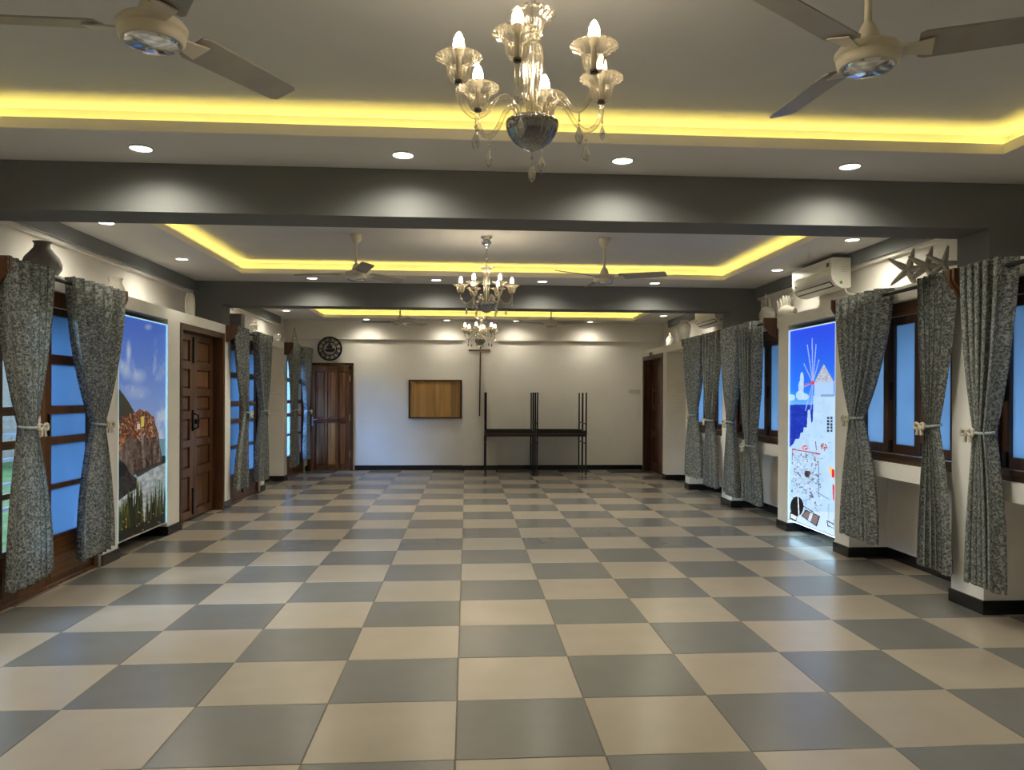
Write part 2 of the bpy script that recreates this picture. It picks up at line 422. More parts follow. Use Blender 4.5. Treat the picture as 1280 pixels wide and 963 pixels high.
# ceiling: trays with cove lip
ceil = B().box(XL - DW - .2, XR + DW + .2, YB - .2, YF + .2, ZT, ZT + .12).build('ceiling', 'ceiling_paint')
tag(ceil, 'grey-white tray ceiling with warm lit coves', kind='structure')
TX0, TX1 = -2.60, 3.17
BAYS = ((YB, 1.858, -2.28, 1.27), (2.20, 6.912, 2.80, 6.25), (7.25, YF - .07, 7.86, 11.45))
plan = lambda u, v, w: (u, v, w)
for y0, y1, t0, t1 in BAYS:
    g = .11
    B().lattice([XL - DW, TX0, TX1, XR + DW], [y0, t0, t1, y1], lambda i, j: not (i == 1 and j == 1), plan, ZC, ZC + .012).build('soffit', 'soffit_paint', ceil)
    B().lattice([TX0, TX0 + .014, TX1 - .014, TX1], [t0, t0 + .014, t1 - .014, t1], lambda i, j: not (i == 1 and j == 1), plan, ZC - .001, ZC + .058).build('cove_lip', 'lip_paint', ceil)
    B().lattice([TX0 - g - .02, TX0 - g, TX1 + g, TX1 + g + .02], [t0 - g - .02, t0 - g, t1 + g, t1 + g + .02], lambda i, j: not (i == 1 and j == 1), plan, ZC + .012, ZT).build('tray_wall', 'ceiling_paint', ceil)
    for (a, b_, c, d) in ((TX0 - .075, TX0 - .055, t0 - .05, t1 + .05), (TX1 + .055, TX1 + .075, t0 - .05, t1 + .05),
                          (TX0 - .05, TX1 + .05, t0 - .075, t0 - .055), (TX0 - .05, TX1 + .05, t1 + .055, t1 + .075)):
        B().box(a, b_, c, d, ZC + .014, ZC + .022).build('led_strip', 'led_warm', ceil)
# side head beams and their mouldings, bay by bay
for side, w in (('L', empty('trim_1', (XL - DW, 4, 2.7), 'grey head beam and cream moulding along the left wall', kind='structure')), ('R', empty('trim_2', (XR + DW, 4, 2.7), 'grey head beam and cream moulding along the right wall', kind='structure'))):
    for y0, y1, t0, t1 in BAYS:
        y1b = y1 if y1 < 10 else 11.35
        B().box(sx(side, .335), sx(side, DW), y0, y1b, 2.735, ZC).build('side_beam', 'side_grey', w)
        B().box(sx(side, .37), sx(side, DW), y0, y1b, 2.705, 2.735).build('molding', 'wall_paint', w)

# baseboards (black stone skirting, 9 cm)
for side, segs, nm in (('L', segL, 'baseboard_left'), ('R', segR, 'baseboard_right')):
    e = empty(nm, kind='structure', label='black stone skirting along the piers and niches'); t = .012; h = .092
    for n, (kind, y0, y1) in enumerate(segs):
        if kind == 'pier':
            B().box(sx(side, 0), sx(side, -t), y0 - t, min(y1 + t, YF), 0, h).build('skirting', 'skirting_stone', e)
            if n > 0 and segs[n - 1][0] in ('niche', 'window'):
                B().box(sx(side, 0), sx(side, .385), y0 - t, y0, 0, h).build('skirting', 'skirting_stone', e)
            if n + 1 < len(segs) and segs[n + 1][0] in ('niche', 'window'):
                B().box(sx(side, 0), sx(side, .385), y1, y1 + t, 0, h).build('skirting', 'skirting_stone', e)
        elif kind in ('niche', 'window'):
            dd = (DW - .03) if kind == 'niche' else .36
            B().box(sx(side, dd), sx(side, dd - t), y0 + t, y1 - t, 0, h).build('skirting', 'skirting_stone', e)
e = empty('baseboard_far', kind='structure', label='black stone skirting along the end wall')
for a, b_, yy in ((-2.10, PX0, YF), (PX0, PX1, YF - .06), (PX1, XR, YF)):
    B().box(a, b_, yy - .012, yy, 0, .092).build('skirting', 'skirting_stone', e)

# ------------------------------------------------------------------ outdoors (seen through the one clear leaf)
tag(B().box(-60, XL - DW - .2, -40, 60, -.4, -.14).build('lawn', 'lawn'), 'green lawn outside the glazed doors', kind='structure')
tag(B().box(XR + DW + .2, 60, -40, 60, -.4, -.14).build('yard', 'outside_white'), 'pale yard outside the right windows', kind='structure')
hs = empty('house', (-13, 21, -.14), 'pale house seen outside through the clear glass leaf', 'house')
B().box(-15, -11, 12, 30, -.14, 4.6).build('wall', 'outside_white', hs)
B().prism([(-15.4, 4.55), (-10.5, 4.55), (-13, 5.6)], lambda u, v, w: (u, w, v), 11.6, 30.4).build('roof', 'teak_red', hs)
rl = empty('railing', (-5.2, 6, -.14), 'dark blue metal railing outside the glazed doors', 'railing')
for z in (.12, .40, .68, .96): B().box(-5.22, -5.18, 0, 26, z - .02, z + .02).build('rail', 'outside_rail', rl)
for k in range(27): B().box(-5.225, -5.175, k - .03, k + .03, -.14, 1.0).build('post', 'outside_rail', rl)

# ------------------------------------------------------------------ French windows (left)
def side_fn(side): return lambda u, v, w: (sx(side, w), u, v)
def french(n, y0, y1, panes, label):
    e = empty('window_%d' % n, (sx('L', .09), (y0 + y1) / 2, 0), label, kind='structure'); fn = side_fn('L')
    B().lattice([y0, y0 + .07, y1 - .07, y1], [0, .02, 2.09, ZL - .115], lambda i, j: not (i == 1 and j == 1), fn, .03, .14).build('window_frame', 'french_wood', e)
    m = (y0 + y1) / 2 - .045
    rails = [.025, .375, .725, .762, 1.06, 1.118, 1.29, 1.35, 1.665, 1.735, 2.03, 2.085]
    for leaf, (a, b) in enumerate(((y0 + .072, m), (m, y1 - .072))):
        st = .072
        us = [a + .001, a + st, b - st, b - .001]
        L = B().lattice(us, rails, lambda i, j: i != 1 or j % 2 == 0, fn, .05, .095).build('leaf', 'french_wood', e)
        B().box(sx('L', .044), sx('L', .05), a + st - .015, b - st + .015, .07, .34).build('bottom_panel', 'french_wood_y', L)
        for j in range(1, len(rails) - 1, 2):
            z0, z1 = rails[j], rails[j + 1]
            B().box(sx('L', .069), sx('L', .075), us[1] - .004, us[2] + .004, z0 - .004, z1 + .004).build('pane', panes[leaf], L)
    for zz, ln in ((1.86, .26), (.10, .16)):
        B().box(sx('L', .032), sx('L', .05), m - .022, m - .004, zz, zz + ln).build('bolt', 'black_metal', e)
    B().box(sx('L', .036), sx('L', .05), m + .018, m + .030, 1.13, 1.29).build('handle', 'black_metal', e)
    return e
french(1, .30, 1.86, ('clear_pane', 'clear_pane'), 'glazed teak french window beside the first grey column')
french(2, 2.2, 3.66, ('clear_pane', 'film_left'), 'glazed teak french window with a dark round vase above')
french(3, 7.2, 8.70, ('film_left', 'film_left'), 'glazed teak french window with a white lantern above')
french(4, 10.38, 11.88, ('tint_pane', 'tint_pane'), 'glazed teak french window beside the single plank door')

# ------------------------------------------------------------------ casement windows (right)
def casement(n, y0, y1, label):
    e = empty('window_%d' % n, (sx('R', .1), (y0 + y1) / 2, .905), label, kind='structure'); fn = side_fn('R')
    B().lattice([y0, y0 + .055, y1 - .055, y1], [.905, .975, 2.10, ZL - .115], lambda i, j: not (i == 1 and j == 1), fn, .05, .17).build('window_frame', 'teak_dark_y', e)
    a0, a1 = y0 + .058, y1 - .058; w = (a1 - a0) / 3
    for k in range(3):
        a, b = a0 + k * w + .002, a0 + (k + 1) * w - .002; st = .078
        S = B().lattice([a, a + st, b - st, b], [.98, 1.055, 2.03, 2.095], lambda i, j: not (i == 1 and j == 1), fn, .075, .125).build('sash', 'teak_dark', e)
        B().box(sx('R', .097), sx('R', .103), a + st - .004, b - st + .004, 1.051, 2.034).build('pane', 'film_right', S)
        B().box(sx('R', .058), sx('R', .076), b - .05, b - .028, 1.42, 1.56).build('handle', 'black_metal', S)
        B().box(sx('R', .060), sx('R', .076), b - .06, b - .022, .99, 1.09).build('stay', 'black_metal', S)
    return e
casement(5, .36, 1.86, 'dark teak three-sash window nearer than the first grey column')
casement(6, 2.21, 3.69, 'dark teak three-sash window below the three starfish')
casement(7, 5.30, 6.80, 'dark teak three-sash window beside the windmill picture')
casement(8, 7.2, 8.72, 'dark teak three-sash window behind the second grey column')

# ------------------------------------------------------------------ doors
def raised(u0, u1, v0, v1, fn, w0, w1, name, material, parent, c=.022):
    r = lambda q, w: [fn(u0 + q, v0 + q, w), fn(u1 - q, v0 + q, w), fn(u1 - q, v1 - q, w), fn(u0 + q, v1 - q, w)]
    return B().loft([r(0, w0), r(0, w0 + (w1 - w0) * .3), r(c, w1)]).build(name, material, parent)
# double door in the left wall
d = empty('door_1', (sx('L', .1), 6.175, 0), 'dark teak double door recessed between two white piers', kind='structure'); fn = side_fn('L')
B().lattice([5.42, 5.485, 6.865, 6.93], [0, .001, 2.14, ZL - .115], lambda i, j: not (i == 1 and j <= 1), fn, -.012, .20).build('door_frame', 'teak_dark', d)
zs = [.02, .11, .50, .60, .84, .92, 1.16, 1.25, 1.42, 1.51, 1.73, 1.82, 2.06, 2.135]
for a, b in ((5.488, 6.172), (6.178, 6.862)):
    L = B().lattice([a, a + .11, b - .11, b], zs, lambda i, j: i != 1 or j % 2 == 0, fn, .115, .155).build('door_leaf', 'teak_leaf', d)
    for j in range(1, len(zs) - 1, 2):
        raised(a + .112, b - .112, zs[j] + .002, zs[j + 1] - .002, fn, .146, .130, 'panel', 'teak_leaf', L)
B().box(sx('L', .10), sx('L', .116), 6.13, 6.16, 1.02, 1.26).build('handle_plate', 'black_metal', d)
B().tube([(sx('L', .10), 6.145, 1.22), (sx('L', .05), 6.145, 1.20), (sx('L', .05), 6.145, 1.06), (sx('L', .10), 6.145, 1.04)], .011, 8).build('handle', 'black_metal', d, True)
B().box(sx('L', .09), sx('L', .116), 6.22, 6.32, 1.10, 1.15).build('lock', 'black_metal', d)
for z in (1.80, .06): B().box(sx('L', .10), sx('L', .116), 6.14, 6.165, z, z + .3).build('bolt', 'black_metal', d)
# plank door in the far wall
d = empty('door_2', (-2.555, YF, 0), 'warm teak panelled door in the end wall below the black clock', kind='structure'); fy = lambda u, v, w: (u, YF - w, v)
B().lattice([-2.985, -2.925, -2.19, -2.13], [0, .001, 2.0, 2.055], lambda i, j: not (i == 1 and j <= 1), fy, 0, .05).build('door_frame', 'teak_dark', d)
us = [-2.922, -2.845, -2.655, -2.615, -2.445, -2.405, -2.255, -2.193]; vs = [.015, .10, .92, 1.0, 1.90, 1.995]
L = B().lattice(us, vs, lambda i, j: not (i % 2 == 1 and j % 2 == 1), fy, .004, .035).build('door_leaf', 'teak_door', d)
for i in (1, 3, 5):
    for j in (1, 3):
        raised(us[i] + .002, us[i + 1] - .002, vs[j] + .002, vs[j + 1] - .002, fy, .008, .024, 'panel', ('teak_warm' if (i, j) == (3, 1) else 'teak_door'), L)
B().box(-2.86, -2.24, YF - .045, YF - .036, .93, .985).build('rail_strip', 'teak_red', d)
B().box(-2.905, -2.875, YF - .045, YF - .036, .85, 1.03).build('handle_plate', 'steel', d)
B().tube([(-2.89, YF - .04, .97), (-2.89, YF - .085, .97), (-2.80, YF - .085, .97)], .010, 8).build('handle', 'steel', d, True)
for z in (.25, .95, 1.70): B().box(-2.20, -2.18, YF - .055, YF - .036, z, z + .12).build('hinge', 'brass', d)
B().box(-2.20, -2.15, YF - .075, YF - .05, 1.93, 2.0).build('closer', 'black_metal', d)
# panelled door in the right wall
d = empty('door_3', (sx('R', .1), 11.15, 0), 'reddish teak panelled door recessed in the right wall', kind='structure'); fn = side_fn('R')
B().lattice([10.38, 10.45, 11.85, 11.92], [0, .001, 2.13, ZL - .115], lambda i, j: not (i == 1 and j <= 1), fn, -.01, .24).build('door_frame', 'teak_dark', d)
us = [10.455, 10.60, 11.07, 11.23, 11.70, 11.845]; vs = [.02, .16, .66, .80, 1.18, 1.30, 1.52, 1.60, 2.02, 2.125]
L = B().lattice(us, vs, lambda i, j: not (i % 2 == 1 and j % 2 == 1), fn, .15, .19).build('door_leaf', 'teak_red', d)
for i in (1, 3):
    for j in (1, 3, 5, 7):
        raised(us[i] + .002, us[i + 1] - .002, vs[j] + .002, vs[j + 1] - .002, fn, .183, .163, 'panel', 'teak_red', L)
B().box(sx('R', .135), sx('R', .151), 10.53, 10.57, .98, 1.16).build('handle_plate', 'black_metal', d)
B().tube([(sx('R', .14), 10.55, 1.10), (sx('R', .09), 10.55, 1.10), (sx('R', .09), 10.66, 1.10)], .011, 8).build('handle', 'black_metal', d, True)
o = B().box(sx('R', -.03), sx('R', -.01), 11.14, 11.30, 2.15, 2.26).build('door_chime', 'clay_grey', None, bevel=.004)
tag(o, 'small dark box fixed above the reddish panelled door', 'chime')

# ------------------------------------------------------------------ backlit pictures
def srgb(c): c = np.asarray(c, float) / 255; return np.where(c <= .04045, c / 12.92, ((c + .055) / 1.055) ** 2.4)
class Canvas:
    """flat print painted cell by cell; coordinates are read in picture pixels and unwarped to the panel"""
    def __init__(s, x0, x1, top, bot, W, H, seed):
        s.W, s.H = W, H; s.u, s.v = np.meshgrid((np.arange(W) + .5) / W, (np.arange(H) + .5) / H)
        s.X = x0 + (x1 - x0) * s.u
        t = top[0] + (top[1] - top[0]) * s.u; b = bot[0] + (bot[1] - bot[0]) * s.u
        s.Y = t + (b - t) * s.v; s.c = np.zeros((H, W, 3)); s.rng = np.random.RandomState(seed)
    def noise(s, nx, ny):
        g = s.rng.rand(ny + 2, nx + 2); a = s.u * nx; b = s.v * ny; i = a.astype(int); j = b.astype(int); fa = a - i; fb = b - j
        fa = fa * fa * (3 - 2 * fa); fb = fb * fb * (3 - 2 * fb)
        return (g[j, i] * (1 - fa) + g[j, i + 1] * fa) * (1 - fb) + (g[j + 1, i] * (1 - fa) + g[j + 1, i + 1] * fa) * fb
    def poly(s, pts):
        m = np.zeros_like(s.X, bool); n = len(pts)
        for k in range(n):
            (xa, ya), (xb, yb) = pts[k], pts[(k + 1) % n]
            if ya == yb: continue
            m ^= ((ya > s.Y) != (yb > s.Y)) & (s.X < (xb - xa) * (s.Y - ya) / (yb - ya) + xa)
        return m
    def ell(s, x, y, rx, ry): return ((s.X - x) / rx) ** 2 + ((s.Y - y) / ry) ** 2 < 1
    def line(s, a, b, w):
        ax, ay = a; dx, dy = b[0] - ax, b[1] - ay; L = dx * dx + dy * dy
        t = np.clip(((s.X - ax) * dx + (s.Y - ay) * dy) / L, 0, 1)
        return np.hypot(s.X - ax - t * dx, s.Y - ay - t * dy) < w
    def put(s, m, col, a=1.0):
        a = (np.asarray(m, float) * a)[..., None]; col = np.asarray(col, float)
        s.c = s.c * (1 - a) + col * a

def mural_right():
    c = Canvas(985, 1044, (413, 402), (650, 671), 150, 420, 3)
    t = np.clip((c.Y - 405) / 95, 0, 1)[..., None]
    c.c = (1 - t) * np.array([18, 62, 220]) + t * np.array([35, 125, 245])
    c.put(np.clip((c.Y - 488) / 16, 0, 1), (110, 175, 240), .8)
    for (x, y, rx, ry) in ((1002, 474, 2.6, 9), (1001, 484, 3.6, 9), (1000, 494, 6, 6), (1006, 496, 5, 4), (988, 497, 5, 4)): c.put(c.ell(x, y, rx, ry), (185, 212, 245), .85)
    c.put(c.Y > 506, (14, 42, 165)); c.put((c.Y > 506) & (c.noise(10, 200) > .62), (28, 66, 190), .6)
    white = np.array([178, 212, 246]) - 16 * c.noise(12, 30)[..., None]
    m = c.poly([(984, 566), (985.5, 560), (991, 555), (994, 549), (999, 549), (1001, 541), (1004, 541), (1005, 534), (1009, 535), (1010, 513), (1013, 512), (1014.5, 530), (1016.5, 526), (1017, 495), (1046, 495), (1046, 690), (984, 690)])
    c.c = np.where(m[..., None], white, c.c)
    c.put(c.poly([(1018, 477), (1041, 477), (1041, 496), (1018, 496)]), (160, 195, 240))
    c.put(c.poly([(1029.4, 455), (1018, 478), (1041.5, 478)]), (176, 186, 205)); c.put(c.poly([(1029.4, 455), (1018, 478), (1041.5, 478)]) & (c.noise(40, 300) > .6), (150, 150, 165), .7)
    c.put(c.poly([(1026, 493), (1041, 493), (1041, 496), (1026, 496)]), (120, 140, 180), .7)
    hub = (1016.3, 478.5)
    for e_ in ((1009, 431), (1015, 423), (1020, 430.5), (1023.6, 450), (1004.7, 454.5), (1004, 484), (1007, 513), (1014, 512)): c.put(c.line(hub, e_, .62), (150, 170, 240), .9)
    c.put(c.ell(*hub, 2.2, 2.6), (205, 60, 70)); c.put(c.line(hub, (1005, 481), .7), (205, 60, 80))
    for x in (1034.6, 1038.4):
        for y in range(521, 541, 4): c.put(c.poly([(x - 1.2, y), (x + 1.4, y), (x + 1.4, y + 3), (x - 1.2, y + 3)]), (45, 55, 80))
    c.put(c.noise(30, 90) > .86, (120, 150, 195), .5 * m)
    for _ in range(170):       # clutter of terraces, chairs and pots
        x = c.rng.uniform(988, 1027); y = c.rng.uniform(566, 632); w = c.rng.uniform(.5, 3); h = c.rng.uniform(.5, 3)
        col = ((95, 105, 130), (60, 66, 85), (215, 228, 248), (150, 140, 150), (120, 95, 90))[c.rng.randint(5)]
        c.put(c.poly([(x, y), (x + w, y + .4), (x + w, y + h), (x, y + h)]), col, .85)
    for _ in range(60):
        x = c.rng.uniform(988, 1026); y = c.rng.uniform(566, 640); c.put(c.line((x, y), (x + c.rng.uniform(-3, 6), y + c.rng.uniform(-1, 7)), .35), (90, 85, 110), .8)
    c.put(c.line((989.4, 562), (1025.2, 567.7), .8), (170, 35, 45)); c.put(c.line((989.4, 562), (989.4, 576), .5), (120, 40, 60))
    c.put(c.ell(1006.5, 560, 4, 3) & (c.noise(60, 200) > .35), (215, 85, 50)); c.put(c.ell(1030, 559, 4, 5) & (c.noise(60, 200) > .4), (165, 80, 60)); c.put(c.line((1020, 552), (1021, 563), .5), (130, 50, 60))
    c.put(c.ell(1009.5, 593, 3.4, 4.2), (55, 45, 55)); c.put(c.ell(1012, 592, 2, 3), (90, 60, 60))
    c.put(c.poly([(1035, 582), (1044, 588), (1044, 598), (1039, 597)]), (240, 185, 110)); c.put(c.poly([(1039.4, 586), (1044.4, 588.5), (1044.4, 598), (1039.4, 596)]), (205, 30, 30))
    c.put(c.poly([(1040, 605), (1043.4, 606), (1043.4, 627), (1040.6, 624)]), (205, 35, 45))
    c.put(c.line((1024, 617), (1036, 624), .4), (100, 100, 120)); c.put(c.line((1024, 585), (1024, 617), .4), (90, 90, 120))
    c.put(c.Y > 640, (205, 225, 240), .55)
    c.put(c.ell(996, 634, 9, 12.5) & (c.X < 1006), (12, 12, 16)); c.put(c.line((997.5, 618), (999, 645), .7), (215, 225, 240))
    c.put(c.poly([(987, 640), (997, 645), (995, 653), (986, 649)]), (25, 25, 30)); c.put(c.poly([(988, 643), (996, 646.5), (994.5, 651), (987.5, 648)]), (215, 220, 225))
    c.put(c.line((1004, 633), (1018, 641), .5), (25, 25, 30))
    c.put(c.poly([(1002, 646), (1008, 638), (1026, 645.5), (1022, 659)]), (30, 30, 36)); c.put(c.poly([(1003.5, 646), (1008.6, 639.5), (1024.5, 646), (1021, 657)]), (118, 106, 108)); c.put(c.poly([(1011, 651), (1014, 641.6), (1017, 643), (1014, 653)]), (205, 222, 238))
    c.put(c.line((1034, 651), (1042, 655), .7) | c.line((1042, 649), (1042.6, 660), .6) | c.line((1034, 651), (1035, 658), .5) | c.line((1035, 657), (1042, 660), .5) | c.line((1036, 630), (1036, 648), .3), (30, 32, 40))
    c.put(np.clip(1 - c.u / .035, 0, 1) + np.clip((c.u - .965) / .035, 0, 1), (150, 215, 255), .55)
    return c
def mural_left():
    c = Canvas(148, 210, (392, 405), (678, 655), 150, 420, 5)
    t = np.clip((c.Y - 395) / 160, 0, 1)[..., None]
    c.c = (1 - t) * np.array([58, 104, 214]) + t * np.array([150, 172, 216])
    cl = .5 * c.noise(5, 9) + .3 * c.noise(11, 22) + .2 * c.noise(24, 50)
    c.put(np.clip((cl - .48) / .2, 0, 1) * np.clip((c.Y - 415) / 60, 0, 1), (196, 206, 230), .75)
    for (x, y, rx, ry, a) in ((161, 440, 3, 14, .7), (158, 462, 6, 12, .6), (172, 470, 10, 9, .5), (185, 408, 5, 4, .6), (170, 490, 16, 9, .35)): c.put(np.clip(1.3 - np.hypot((c.X - x) / rx, (c.Y - y) / ry), 0, 1), (214, 222, 240), a)
    c.put(c.Y > 549, (106, 146, 166))
    c.put(c.poly([(147, 484), (151, 487), (156, 494), (162, 504), (169, 517), (169, 530), (147, 530)]), (58, 58, 46)); 
    town = c.poly([(147, 521), (156, 520), (165, 515), (168, 517), (174, 511), (180, 514), (184, 513), (189, 519), (193, 521), (195, 531), (199, 541), (201, 556), (204, 570), (207, 578), (190, 583), (172, 591), (147, 606)])
    n1 = c.noise(40, 110)[..., None]; n2 = c.noise(34, 16)[..., None]
    rock = np.array([72, 58, 50]) + 70 * (n2 - .35) + 40 * (n1 - .5)
    c.c = np.where(town[..., None], rock, c.c)
    up_ = town & (c.Y < 552 - (c.X - 150) * .12 + 10 * (c.noise(9, 9) - .5)); gx = (c.X / 1.3 + 2 * c.noise(14, 40)).astype(int); gy = (c.Y / 2.1 + 2 * c.noise(14, 40)).astype(int)
    hsh = ((gx * 73856093) ^ (gy * 19349663)) % 97
    pal = np.array([(104, 60, 38), (74, 46, 34), (142, 86, 52), (56, 42, 36), (160, 132, 104), (92, 70, 56), (124, 66, 42)])
    c.c = np.where(up_[..., None], pal[hsh % 7] * (.7 + .6 * n1), c.c)
    c.put(c.poly([(176, 521), (180, 520), (180, 533), (176, 534)]), (200, 190, 90)); c.put(c.poly([(171, 529), (175, 530), (175, 537), (171, 536)]), (205, 200, 195)); c.put(c.poly([(148, 549), (156, 547), (155, 562), (148, 565)]) & (c.noise(60, 160) > .4), (190, 120, 70), .8)
    c.put(c.poly([(175, 541), (180, 544), (179, 556), (177, 556)]), (140, 142, 148), .7)
    surf = c.poly([(147, 628), (156, 619), (172, 606), (171, 595), (188, 585), (207, 577), (212, 580), (212, 660), (147, 660)])
    c.c = np.where(surf[..., None], np.array([150, 160, 166]) + 55 * (c.noise(20, 90)[..., None] - .4), c.c)
    c.put(surf & (c.Y > 600) & (c.X > 192), (118, 140, 140), .5)
    dk = c.poly([(147, 577), (152, 574), (158, 580), (163, 592), (171, 598), (172, 610), (160, 617), (147, 627)])
    c.c = np.where(dk[..., None], np.array([34, 30, 30]) + 46 * (n1 - .3), c.c); c.put(c.ell(153, 587, 6, 9), (14, 16, 22), .8)
    c.put(c.poly([(168, 590), (190, 582), (207, 576), (207, 580), (190, 587), (172, 597)]), (40, 36, 36), .8); c.put(c.ell(207, 575, 3, 5), (26, 30, 34))
    for k in range(64):
        x = c.rng.uniform(147, 211); top = 607 + 34 * abs(c.rng.rand() ** 1.4) + 8 * math.sin(x * .21) + (6 if x < 158 else 0); w = c.rng.uniform(1.4, 3.6)
        base = ((26, 34, 18), (36, 48, 20), (20, 26, 16), (52, 60, 24), (16, 20, 14))[c.rng.randint(5)]
        c.put(c.poly([(x, top), (x + w, top + 40), (x + w, 690), (x - w, 690), (x - w, top + 40)]), base)
        if k % 3 == 0: c.put(c.line((x, top), (x + c.rng.uniform(-2, 2), top + 45), .5), (112, 112, 48), .7)
    c.put(c.Y > 664 - (c.X - 148) * .34, (16, 16, 13), .8)
    for _ in range(26): c.put(c.ell(c.rng.uniform(149, 209), c.rng.uniform(640, 672), .8, 1.1), (200, 140, 70), .8)
    c.put(np.clip((c.u - .972) / .028, 0, 1), (140, 225, 250), .75)
    return c
def mural(name, side, y0, y1, z0, z1, c, matname, label):
    e = empty(name, (sx(side, .05), (y0 + y1) / 2, z0), label, 'picture')
    H, Wd = c.H, c.W; dd = .014
    vs = []; fs = []
    for j in range(H + 1):
        for i in range(Wd + 1):
            y = (y0 + (y1 - y0) * i / Wd) if side == 'L' else (y1 - (y1 - y0) * i / Wd)
            vs.append((sx(side, dd), y, z1 - (z1 - z0) * j / H))
    for j in range(H):
        for i in range(Wd):
            a = j * (Wd + 1) + i; fs.append((a, a + Wd + 1, a + Wd + 2, a + 1))
    b = B(); b.v = vs; b.f = fs
    o = b.build('print', matname, e, recalc=False)
    att = o.data.color_attributes.new('print', 'FLOAT_COLOR', 'CORNER')
    col = srgb(np.clip(c.c, 0, 255)).reshape(-1, 3); arr = np.ones((H * Wd, 4, 4)); arr[:, :, :3] = col[:, None, :]
    att.data.foreach_set('color', arr.astype(np.float32).ravel())
    B().box(sx(side, dd + .002), sx(side, dd + .05), y0, y1, z0, z1).build('light_box', 'frame_alu', e)
    for (a, b_, z_0, z_1) in ((y0, y0 + .010, z0, z1), (y1 - .010, y1, z0, z1), (y0 + .01, y1 - .01, z1 - .010, z1), (y0 + .01, y1 - .01, z0, z0 + .008)):
        B().box(sx(side, dd - .012), sx(side, dd - .001), a, b_, z_0, z_1).build('edge_strip', 'frame_alu' if z_1 < 1 else ('led_cyan' if side == 'L' else 'led_bluewhite'), e)
    if side == 'R': B().box(sx(side, dd), sx(side, dd + .03), y0 + .02, y1 - .02, z0 - .008, z0 - .001).build('under_strip', 'led_under', e)
    return e
mural('lightbox_picture', 'L', 3.965, 5.085, .13, 2.15, mural_left(), 'print_sea_village', 'tall backlit picture of a village on a sea cliff')
mural('lightbox_picture', 'R', 3.97, 5.035, .13, 2.15, mural_right(), 'print_windmill', 'tall backlit picture of a white windmill above blue sea')

# ------------------------------------------------------------------ curtains
def curtain(side, top, tie, bot, label, group, pleats=5, ztie=1.22, seed=0, zb=.22, bow=1):
    """top/bot = (ya, yb) edges, tie = (centre, width)"""
    rng = random.Random(seed); ph = rng.uniform(0, 6); NU, NV = 110, 56
    e = empty('curtain', (sx(side, -.09), (bot[0] + bot[1]) / 2, zb), label, 'curtain', group)
    z_top = 2.315; vs = []; uvs = []
    sm = lambda t: t * t * (3 - 2 * t)
    for j in range(NV + 1):
        t = j / NV; z = z_top + (zb - z_top) * t
        tt = (z_top - ztie) / (z_top - zb)
        if t < tt:
            k = t / tt; w = k ** 1.9; sq = w
            a = top[0] * (1 - w) + (tie[0] - tie[1] / 2) * w; b = top[1] * (1 - w) + (tie[0] + tie[1] / 2) * w
            amp = .058 * (1 - .40 * w)
        else:
            k = (t - tt) / (1 - tt); w = 1 - (1 - k) ** 2.2
            a = (tie[0] - tie[1] / 2) * (1 - w) + bot[0] * w; b = (tie[0] + tie[1] / 2) * (1 - w) + bot[1] * w
            amp = .035 + .016 * sm(k); sq = 1 - k
        for i in range(NU + 1):
            u = i / NU; s_ = 1.15 - 2.15 * abs(math.sin(PI * pleats * u + ph + .22 * math.sin(3 * u + ph) + .12 * math.sin(2.3 * t + ph * u))) ** .75
            dpt = -.100 + amp * s_ + .012 * math.sin(5 * u + 2 * t + ph) - .018 * math.cos(PI * (u - .5)) * sq * .8
            y = a + (b - a) * u + .010 * math.cos(4 * PI * pleats * u + ph) * (1 - .4 * sq)
            zz = z + (.012 * math.sin(2 * PI * pleats * u + ph + 1) if j == NV else 0)
            vs.append((sx(side, dpt), y, zz)); uvs.append((u * 1.3 + seed * .37, (1 - t) * 2.1))
    fs = []
    for j in range(NV):
        for i in range(NU):
            a = j * (NU + 1) + i; fs.append((a, a + 1, a + NU + 2, a + NU + 1))
    q = B(); q.v = vs; q.f = fs; o = q.build('cloth', 'curtain_cloth', e, smooth='all', recalc=False)
    uvl = o.data.uv_layers.new(name='UVMap'); li = np.zeros(len(o.data.loops), dtype=np.int32); o.data.loops.foreach_get('vertex_index', li)
    uvl.data.foreach_set('uv', np.array(uvs, dtype=np.float32)[li].ravel())
    # tieback band and bow
    yc, wd = tie; ring = []
    for k in range(20):
        a = 2 * PI * k / 20; ring.append((sx(side, -.112 - .046 * math.sin(a)), yc + (wd / 2 + .008) * math.cos(a), ztie + .008 * math.sin(a + seed)))
    B().tube(ring, .011, 6, closed=True).build('tieback', 'band_cloth', e, True)
    bw = B(); x0 = sx(side, -.166); by = yc + bow * (wd / 2 - .01)
    for sgn in (-1, 1):
        loop = [(x0 + .0 * k, by + sgn * .058 * math.sin(PI * k / 8), ztie + .034 * math.sin(2 * PI * k / 8) * .6 - .03 * (k / 8) * (1 - k / 8)) for k in range(9)]
        bw.tube(loop, lambda t: .006 + .008 * math.sin(PI * t), 6)
        bw.tube([(x0, by, ztie), (x0, by + sgn * .02, ztie - .035), (x0, by + sgn * .028, ztie - .07)], lambda t: .006 + .008 * t, 6)
    tag(bw.build('bow', 'bow_cloth', e, True), 'pale cloth bow')
    return e
G_C = 'patterned tied curtains along both walls'
